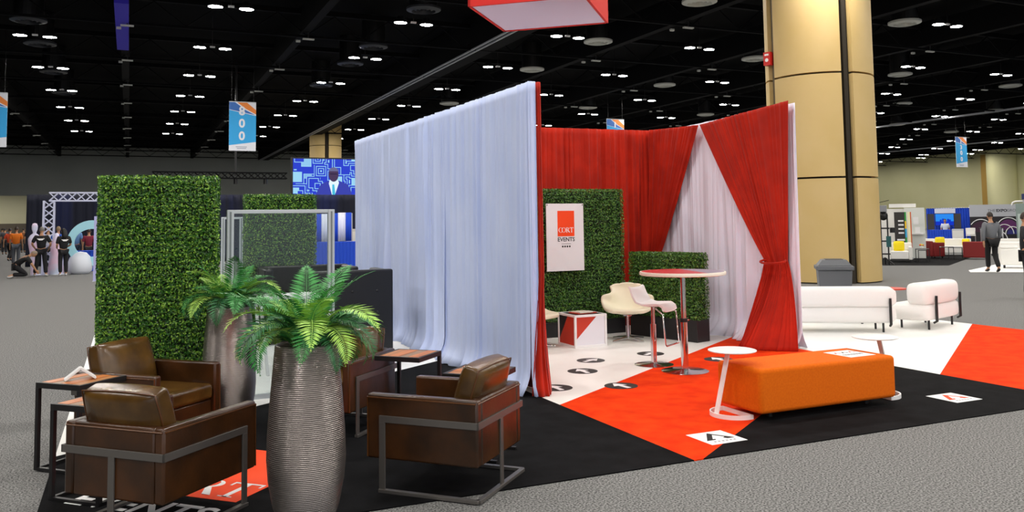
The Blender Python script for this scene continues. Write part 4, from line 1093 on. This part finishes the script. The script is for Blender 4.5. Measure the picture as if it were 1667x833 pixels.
vw = thing('video_wall', 'big blue video screen showing a speaker in a suit', 'screen', (8.62, 50, 2.95))
MB().bb(-.08, 5.2, .02, .35, -.08, 2.68).build('housing', m_black, vw)
MB().bb(0, 5.1, -.0, .02, 0, 2.6).build('picture', m_led, vw)
def spic(nm, poly, mt, d): MB().prism(poly, 0, .004).xf(Matrix.Translation((2.34, -.004*d, 0)) @ UPRIGHT).build(nm, mt, vw)
ell = lambda cx, cy, rx, ry, n=24: [(cx+rx*math.cos(2*PI*k/n), cy+ry*math.sin(2*PI*k/n)) for k in range(n)]
spic('suit', [(-1.15, .15), (1.2, .15), (1.05, .75), (.85, 1.12), (.35, 1.32), (0, 1.36), (-.32, 1.3), (-.72, 1.12), (-.95, .7)], emit('picture navy', '3c44a8', 1), 1)
spic('shirt', [(0, .2), (.34, 1.20), (.28, 1.36), (-.22, 1.36), (-.26, 1.15)], emit('picture white', 'dff0ff', 1), 2)
spic('tie', [(.02, .25), (.12, .55), (.06, 1.1), (-.06, 1.1), (-.06, .55)], emit('picture teal', '48b8d8', 1), 3)
spic('head', ell(.02, 1.68, .29, .42), emit('picture brown', '4a3a58', 1), 4)
spic('hair', [p for p in ell(.02, 1.80, .30, .32) if p[1] > 1.86], emit('picture grey', '6a6a90', 1), 5)
spic('glasses', [(-.2, 1.70), (.24, 1.70), (.24, 1.74), (-.2, 1.74)], emit('picture dark', '241f38', 1), 6)
spic('lectern', [(-1.1, 0), (1.5, 0), (1.42, .28), (.2, .36), (-1.1, .30)], emit('picture lectern', '8f9bb0', .8), 7)
MB().bb(1.2, 1.6, .1, .4, -2.95, -.08).build('support', m_black, vw); MB().bb(3.9, 4.2, .1, .4, -2.95, -.08).build('support', m_black, vw)
vw2 = thing('video_wall', 'lower blue video panel beside the drape edge', 'screen', (12.0, 49.5, .6))
MB().bb(-.05, 2, .02, .3, -.6, 2.25).build('housing', m_black, vw2); MB().bb(0, 1.95, 0, .02, 0, 2.2).build('picture', m_led, vw2)
# rigging line above the stage drape
rl = thing('light_truss', 'dark lighting truss with small lamps above the stage drape', 'truss', (8, 46, 4.3))
b = MB(); truss_run(b, (-7, 0, 0), (-.4, 0, 0), .3, 20); b.build('truss', m_beam, rl)
for k in range(4): MB().cyl((-6+1.5*k, 0, -.45), .1, .3, 10).build('spot_lamp', m_black, rl)
MB().bb(-3.05, -2.95, -.05, .05, 0, 6.1).build('drop_cable', m_black, rl)

# blue and white exhibit stand behind the sofas
xs = thing('exhibit_backdrop', 'blue and white striped exhibit backdrop beside the drape', 'backdrop', (7.2, 32.7, 0), R(-12))
m_wcl = mat('white banner cloth', 'e6eafc', .7)
for x0, x1, mt, dz in ((-.68, -.48, m_blue, 0), (-.48, -.12, m_wcl, 0), (-.12, .14, m_blue, .02), (.14, .44, m_wcl, .04), (.44, .66, m_blue, .04)):
    MB().grid(lambda u, v: (x0+(x1-x0)*u, .015*math.sin(u*20+x0*9), 2.1+dz-(1.1)*v), 16, 2).build('stripe', mt, xs, smooth=80, solid=.01)
MB().bb(-.7, -.66, -.02, .02, 0, 2.12).build('upright', m_alu, xs); MB().bb(.66, .70, -.02, .02, 0, 2.12).build('upright', m_alu, xs)
xt = thing('skirted_table', 'table with royal blue skirt under the striped backdrop', 'table', (7.1, 31.9, 0), R(-12))
MB().bb(-.8, .8, -.3, .3, 1.0, 1.04).build('top', m_blue, xt)
MB().grid(lambda u, v: (-.8+1.6*u, -.31+.02*math.sin(u*80), 1.02*(1-v)+.005), 100, 3).build('skirt', m_blue, xt, smooth=80)
xd = thing('white_cabinet', 'pale cabinet next to the striped backdrop', 'cabinet', (8.15, 33.4, 0), R(-12))
MB().bb(-.3, .5, -.25, .25, 0, 1.5).build('body', mat('pale cabinet', 'd8d4c4', .6), xd); MB().bb(-.25, .45, -.26, -.25, .1, 1.4).build('door', m_ivory, xd)
# ------------------------------------------------------------------ right background stands
tag(MB().prism([(23.9, 21.75), (25.5, 20.4), (33, 25), (31, 28), (28.2, 25.7)], 0, .006).build('carpet', m_blackc), 'black carpet of the furniture stand at far right', 'carpet')
tag(MB().prism([(23.6, 18.2), (22.9, 17.6), (25.2, 15.9), (29, 18.2), (27.2, 19.9)], 0, .006).build('floor_panel', m_whitef), 'white floor patch under the white counter at far right', 'flooring')
m_yel = mat('yellow cushion', 'f2d80e', 0.8); m_wine = mat('dark red upholstery', '7c1414', 0.7); m_ws = mat('white leatherette', 'ecebe6', 0.5)
# camera stand
cs = thing('camera_stand', 'black video camera tower beside the tan column', 'stand', (24.27, 21.96, .006), R(-48))
for sx in (-.10, .12): MB().cyl((sx, 0, 0), .025, 1.75, 8).build('pole', m_black, cs)
for k, z in enumerate((.35, .8, 1.25)): MB().bb(-.16, .18, -.05, .05, z, z+.05).build('brace', m_black, cs)
MB().ball((0, 0, 1.72), (.15, .15, .17), 14, 8).build('pan_head', m_black, cs, smooth=60)
MB().bb(-.12, .12, -.2, .2, 1.85, 2.08).build('camera_body', mat('grey camera', '8a8c92', .4), cs, bevel=.02)
MB().beam((-.22, 0, 2.16), (.2, .02, 2.26), .10, .02).build('visor', m_black, cs)
MB().cyl((.27, -.05, 1.12), .08, .18, 12).build('bucket', m_black, cs); MB().bb(.06, .22, -.06, .06, .62, 1.0).build('battery_pack', mat('teal case', '1f5a5c', .5), cs)
for k in range(3):
    a = R(90+120*k); MB().beam((0, 0, .25), (.32*math.cos(a), .32*math.sin(a), .01), .03, .03).build('foot', m_black, cs)
# white wall panels with dark roll-up
ww_ = thing('stand_wall', 'white stand wall with a header behind the yellow-cushioned armchair', 'wall panel', (28.75, 25.1, .006), R(-49))
MB().bb(-.9, .1, .05, .15, 0, 2.0).build('panel', m_ws, ww_); MB().bb(.1, .85, -.1, 0.05, 0, 2.03).build('panel', mat('pale grey panel', 'd8dcd6', .4), ww_)
MB().bb(-.45, .55, .0, .2, 2.05, 2.2).build('header', m_ws, ww_); MB().bb(.42, .62, -.11, -.1, 1.35, 1.65).build('notice', m_white, ww_)
MB().bb(.36, .78, -.2, -.1, .95, 1.02).build('shelf', m_white, ww_); MB().bb(.48, .66, -.115, -.1, 1.02, 1.25).build('notice', m_white, ww_)
ru = thing('roll_up_banner', 'dark roll-up banner with white lines and coloured edge', 'banner', (28.1, 24.6, .006), R(-48.8))
MB().bb(-.22, .22, 0, .02, .45, 1.86).build('sheet', mat('charcoal print', '2e2c2a', .6), ru)
for k in range(4): MB().bb(-.08, .12, -.004, 0, 1.0+.16*k, 1.06+.16*k).build('text_line', m_print, ru)
MB().bb(-.14, .14, -.004, 0, .72, .79).build('text_line', m_print, ru)
for z0, z1, c in ((1.5, 1.86, '2a9a3c'), (1.2, 1.5, 'f0c818'), (.85, 1.2, '28a8d8'), (.45, .85, '2a9a3c')): MB().bb(.16, .22, -.004, 0, z0, z1).build('colour_patch', mat('patch '+c, c, .6), ru)
MB().bb(.26, .36, 0, .02, .45, 1.86).build('sheet', mat('pale yellow print', 'f2ecc0', .6), ru); MB().bb(.36, .40, 0, .02, .45, 1.86).build('sheet', mat('orange print', 'd05a1c', .6), ru)
MB().bb(-.24, .42, -.12, .14, 0, .06).build('base', m_alu, ru); MB().bb(-.01, .01, .03, .05, .06, 1.86).build('pole', m_alu, ru); MB().bb(-.2, .4, .0, .02, .06, .45).build('sheet', m_ws, ru)
def lounge(label, x, y, rz, w, d, cat='sofa', name='sofa', seats=1, m_=None, h=.70):
    t = thing(name, label, cat, (x, y, .006), R(rz)); m_ = m_ or m_ws
    MB().bb(-w/2+.12, w/2-.12, -d/2, d/2-.16, .10, .40).build('seat', m_, t, bevel=.03, seg=3, smooth=50)
    MB().bb(-w/2, w/2, d/2-.16, d/2, .08, h).build('backrest', m_, t, bevel=.03, seg=3, smooth=50)
    for s in (-1, 1):
        MB().bb(s*(w/2-.06)-.06, s*(w/2-.06)+.06, -d/2, d/2-.16, .08, .56).build('arm', m_, t, bevel=.025, seg=3, smooth=50)
        for q in (-1, 1): MB().bb(s*(w/2-.07)-.02, s*(w/2-.07)+.02, q*(d/2-.07)-.02, q*(d/2-.07)+.02, 0, .10).build('leg', m_black, t)
    return t
def pillow(label, x, y, z, rz, s=.38):
    b = MB()
    for sg in (-1, 1): b.grid(lambda u, v: ((u-.5)*s*(1-.06*(2*v-1)**2), sg*.075*(1-(2*u-1)**4)**.7*(1-(2*v-1)**4)**.7, (v-.5)*s*(1-.06*(2*u-1)**2)), 10, 10)
    o = b.xf(Matrix.Rotation(R(-14), 4, 'X')).build('cushion', m_yel, smooth=60)
    o.location = (x, y, z); o.rotation_euler.z = R(rz); return tag(o, label, 'cushion')
lounge('white armchair with a yellow cushion beside the camera tower', 26.4, 23.2, -49, .85, .75, 'armchair', 'lounge_armchair')
pillow('yellow cushion on the white armchair', 26.28, 23.12, .59, -49)
lounge('long white sofa with a yellow cushion at far right', 32.2, 25.9, -51.5, 2.0, .8)
pillow('yellow cushion on the long white sofa', 31.95, 25.95, .60, -51.5)
pillow('small yellow cushion at the right part of the white sofa', 32.6, 25.2, .56, -51.5, .3)
lounge('white sofa behind the walking man', 33.6, 23.6, -53, 2.0, .8)
pillow('yellow cushion right of the walking man', 33.5, 22.9, .58, -53, .34)
def nest(label, x, y, rz, w=.47, h=.48, n=2):
    t = thing('nesting_tables', label, 'side table', (x, y, .006), R(rz))
    for k in range(n):
        s = w/2-.09*k; hh_ = h-.05*k
        MB().bb(-s, s, -s, s, hh_-.02, hh_).build('top', m_black, t)
        for sx in (-1, 1):
            for sy in (-1, 1): MB().bb(sx*(s-.012)-.012, sx*(s-.012)+.012, sy*(s-.012)-.012, sy*(s-.012)+.012, 0, hh_-.02).build('leg', m_black, t)
nest('black nesting tables with flowers beside the white armchair', 26.9, 22.62, -50)
nest('black low table in front of the long white sofa', 29.1, 23.35, -51, .5, .48, 1)
nest('black low table nearer the dark red chair', 29.9, 23.6, -51, .5, .44, 1)
fl = thing('flower_vase', 'small vase of yellow and orange flowers on the black nesting tables', 'flowers', (26.93, 22.66, .487))
MB().lathe([(.03, 0), (.05, .03), (.05, .07), (.035, .09)], 14).build('vase', m_ws, fl, smooth=50)
for k, (a, c) in enumerate(((0, 'f2c818'), (1.3, 'f0a018'), (2.6, 'e0401c'), (3.9, 'f2d84a'), (5.1, 'f08a1c'))):
    MB().ball((.05*math.cos(a), .05*math.sin(a), .13+.015*(k % 2)), (.04, .04, .03), 8, 6).build('flower', mat('petal '+c, c, .7), fl)
def tub(label, x, y, rz, w, d=.7, h=.68):
    t = thing('tub_chair', label, 'armchair', (x, y, .006), R(rz))
    MB().bb(-w/2, w/2, -d/2, -d/2+.13, .06, h).build('backrest', m_wine, t, bevel=.04, seg=3, smooth=50)
    for s in (-1, 1): MB().bb(s*(w/2-.06)-.06, s*(w/2-.06)+.06, -d/2+.13, d/2, .06, h-.06).build('arm', m_wine, t, bevel=.03, seg=3, smooth=50)
    MB().bb(-w/2+.12, w/2-.12, -d/2+.13, d/2-.02, .10, .42).build('seat', m_wine, t, bevel=.03, seg=3, smooth=50)
    for s in (-1, 1):
        for q in (-1, 1): MB().bb(s*(w/2-.08)-.02, s*(w/2-.08)+.02, q*(d/2-.08)-.02, q*(d/2-.08)+.02, 0, .07).build('leg', m_black, t)
tub('dark red tub chair seen from the back left of the walking man', 30.0, 22.8, -53, .85)
tub('dark red tub chair partly seen beside the white stand wall', 29.75, 24.5, -110, .7, .6)
# white counter near the walking man
ct = thing('white_counter', 'low white sofa bench behind the walking man at right edge', 'sofa', (25.6, 17.9, .006), R(-54.5))
MB().bb(-.55, .75, 0, .7, .10, .62).build('body', m_ws, ct, bevel=.04, seg=3, smooth=50); MB().bb(-.6, .75, .5, .75, .1, .82).build('backrest', m_ws, ct, bevel=.04, seg=3, smooth=50)
MB().bb(-.55, -.05, .02, .5, .62, .70).build('cushion', m_ws, ct, bevel=.03, seg=3, smooth=50)
for sx in (-.45, .65):
    for sy in (.08, .6): MB().bb(sx-.03, sx+.03, sy-.03, sy+.03, 0, .10).build('leg', m_black, ct)
# blue drape stand with television
m_tv = emit('television picture', '2f8cf0', .9)
bd = thing('drape_backdrop', 'royal blue drape backdrop with white header at far right', 'backdrop', (44.2, 35.2, 0), R(-51.5))
MB().grid(lambda u, v: (-1.2+2.5*u, .03*math.sin(u*120), 2.15*(1-v)+.01), 200, 2).build('drape', m_blue, bd, smooth=80)
MB().bb(-.75, .35, -.05, -.04, 1.85, 2.13).build('header', m_wcl, bd)
MB().tube([(-1.2, 0, 2.15), (1.3, 0, 2.15)], .02, 8).build('rod', m_alu, bd)
tv = thing('television', 'television showing a blue skyline between dark speaker panels', 'television', (43.2, 34.7, 0), R(-51.2))
MB().bb(-.5, .5, 0, .05, 1.12, 1.84).build('bezel', m_black, tv); MB().bb(-.47, .47, -.005, 0, 1.15, 1.81).build('picture', m_tv, tv)
MB().bb(-.47, .47, -.008, -.005, 1.15, 1.38).build('skyline', emit('television deep blue', '1a3cd0', .8), tv)
for k, (xx, hh_) in enumerate(((-.2, .1), (-.08, .16), (.05, .08), (.18, .14), (.27, .1))): MB().bb(xx-.05, xx+.05, -.008, -.005, 1.38, 1.38+hh_).build('skyline', emit('television deep blue', '1a3cd0', .8), tv)
for sx in (-.72, .66): MB().bb(sx-.18, sx+.18, .02, .08, .9, 1.82).build('side_panel', mat('charcoal panel', '3c3a3c', .6), tv)
MB().bb(-.04, .04, .0, .06, 0, 1.12).build('stand', m_black, tv); MB().bb(-.4, .4, -.2, .2, 0, .03).build('foot', m_black, tv)
xt2 = thing('skirted_table', 'table with blue skirt below the television', 'table', (40.6, 32.9, 0), R(-51))
MB().bb(-.55, .55, -.3, .3, .9, .94).build('top', m_blue, xt2); MB().grid(lambda u, v: (-.55+1.1*u, -.31+.02*math.sin(u*60), .92*(1-v)+.005), 80, 2).build('skirt', m_blue, xt2, smooth=80)
gp = thing('grey_cabinet', 'pale grey cabinet beside the blue skirted table', 'cabinet', (40.75, 31.95, 0), R(-52))
MB().bb(-.28, .28, -.2, .2, 0, .98).build('body', mat('pale grey cabinet', 'c4c8cc', .6), gp, bevel=.01); MB().bb(-.25, .25, -.21, -.2, .08, .9).build('door', m_ws, gp)
person('person in white seated behind the blue skirted table', (41.6, 33.4, 0), R(-45), 'd4dcec', '2a3a6a', '2a2018', 1.5)
# exhibitor wall with arcs
ex = thing('exhibit_wall', 'grey exhibit wall reading THE EXPO GROUP above white arcs', 'wall panel', (44.6, 32.7, 0), R(-53.8))
MB().bb(-1.15, 1.25, 0, .1, 0, 2.3).build('panel', mat('exhibit grey', 'b9bcc2', .6), ex)
MB().bb(-1.15, 1.25, -.01, 0, .2, 1.62).build('dark_field', mat('exhibit black', '141016', .5), ex)
for (cx0, cz0, r0) in ((-.6, .75, .72), (-.1, .5, .62), (.75, .85, .70), (.55, .65, .52), (.95, .62, .42), (.25, .3, .5)):
    a = [PI*k/20 for k in range(21)]
    MB().tube([(cx0+r0*math.cos(q)*.85, -.02, min(1.6, cz0+r0*math.sin(q))) for q in a if -1.13 < cx0+r0*math.cos(q)*.85 < 1.23], .025, 6).build('arc', m_print, ex)
for (cx0, cz0, r0, c) in ((.75, .85, .60, '5a1d5c'), (.95, .62, .34, '2a2a78'), (-.6, .75, .60, '3a1430')):
    MB().prism([(max(-1.13, min(1.23, cx0+r0*math.cos(PI*k/20)*.85)), cz0+r0*math.sin(PI*k/20)) for k in range(21)], 0, .004).xf(Matrix.Translation((0, -.01, 0)) @ UPRIGHT).build('arc_fill', mat('arc '+c, c, .6), ex)
m_gt = mat('dark grey letters', '2c2e34', .5)
text_mb('THE', .21, .002, -.002).xf(Matrix.Translation((-.05, -.003, 1.95)) @ UPRIGHT).build('lettering', m_gt, ex)
text_mb('EXPO', .21, .002, .008).xf(Matrix.Translation((.45, -.003, 1.95)) @ UPRIGHT).build('lettering', m_gt, ex)
text_mb('GROUP', .21, .002, -.002).xf(Matrix.Translation((1.05, -.003, 1.95)) @ UPRIGHT).build('lettering', m_gt, ex)
rp_ = thing('exhibit_frame', 'grey green framed exhibit panel at the right edge', 'wall panel', (42.9, 29.75, 0), R(-55))
MB().bb(-.3, .5, 0, .1, 0, 2.3).build('frame', mat('grey green frame', '8fa09a', .5), rp_); MB().bb(-.22, .42, -.01, 0, .3, 1.75).build('panel', mat('pale green panel', 'c4d4cc', .5), rp_)
for k in range(3): MB().bb(0.05, .3, -.016, -.01, .9+.22*k, 1.02+.22*k).build('notice', m_gt, rp_)
MB().tube([(-.45, .05, 2.2), (-.42, .05, 2.34), (-.3, .05, 2.4), (.5, .05, 2.42)], .05, 8).build('canopy_tube', m_ws, rp_, smooth=60); MB().bb(.0, .5, -.05, .05, 2.5, 2.8).build('sign', mat('navy sign', '26336a', .5), rp_)
MB().bb(.05, .09, 0, .04, 2.3, 2.5).build('sign_post', m_alu, rp_)
for k, (x, y) in enumerate(((39.2, 30.0), (39.9, 29.3))):
    t = thing('cafe_chair', ('white cafe chair left of the walking man', 'white cafe chair right of the walking man')[k], 'chair', (x, y, 0), R(-52))
    MB().bb(-.22, .22, -.22, .22, .66, .70).build('seat', m_ws, t, bevel=.01); MB().bb(-.22, .22, .19, .23, .72, 1.06).build('backrest', m_ws, t, bevel=.015)
    for sx in (-.2, .2):
        for sy in (-.2, .2): MB().bb(sx-.012, sx+.012, sy-.012, sy+.012, 0, .66).build('leg', m_chrome, t)
        MB().bb(sx-.012, sx+.012, .19, .21, .70, .9).build('back_post', m_chrome, t)
    # dark tables with plants beyond
t = thing('high_table', 'dark high table beyond the white cafe chairs', 'table', (41.6, 30.6, 0), R(-53))
MB().bb(-.6, .6, -.3, .3, 1.0, 1.04).build('top', m_black, t)
for sx in (-.5, .5): MB().bb(sx-.03, sx+.03, -.03, .03, 0, 1.0).build('leg', m_chrome, t); MB().bb(sx-.12, sx+.12, -.2, .2, 0, .02).build('foot', m_chrome, t)
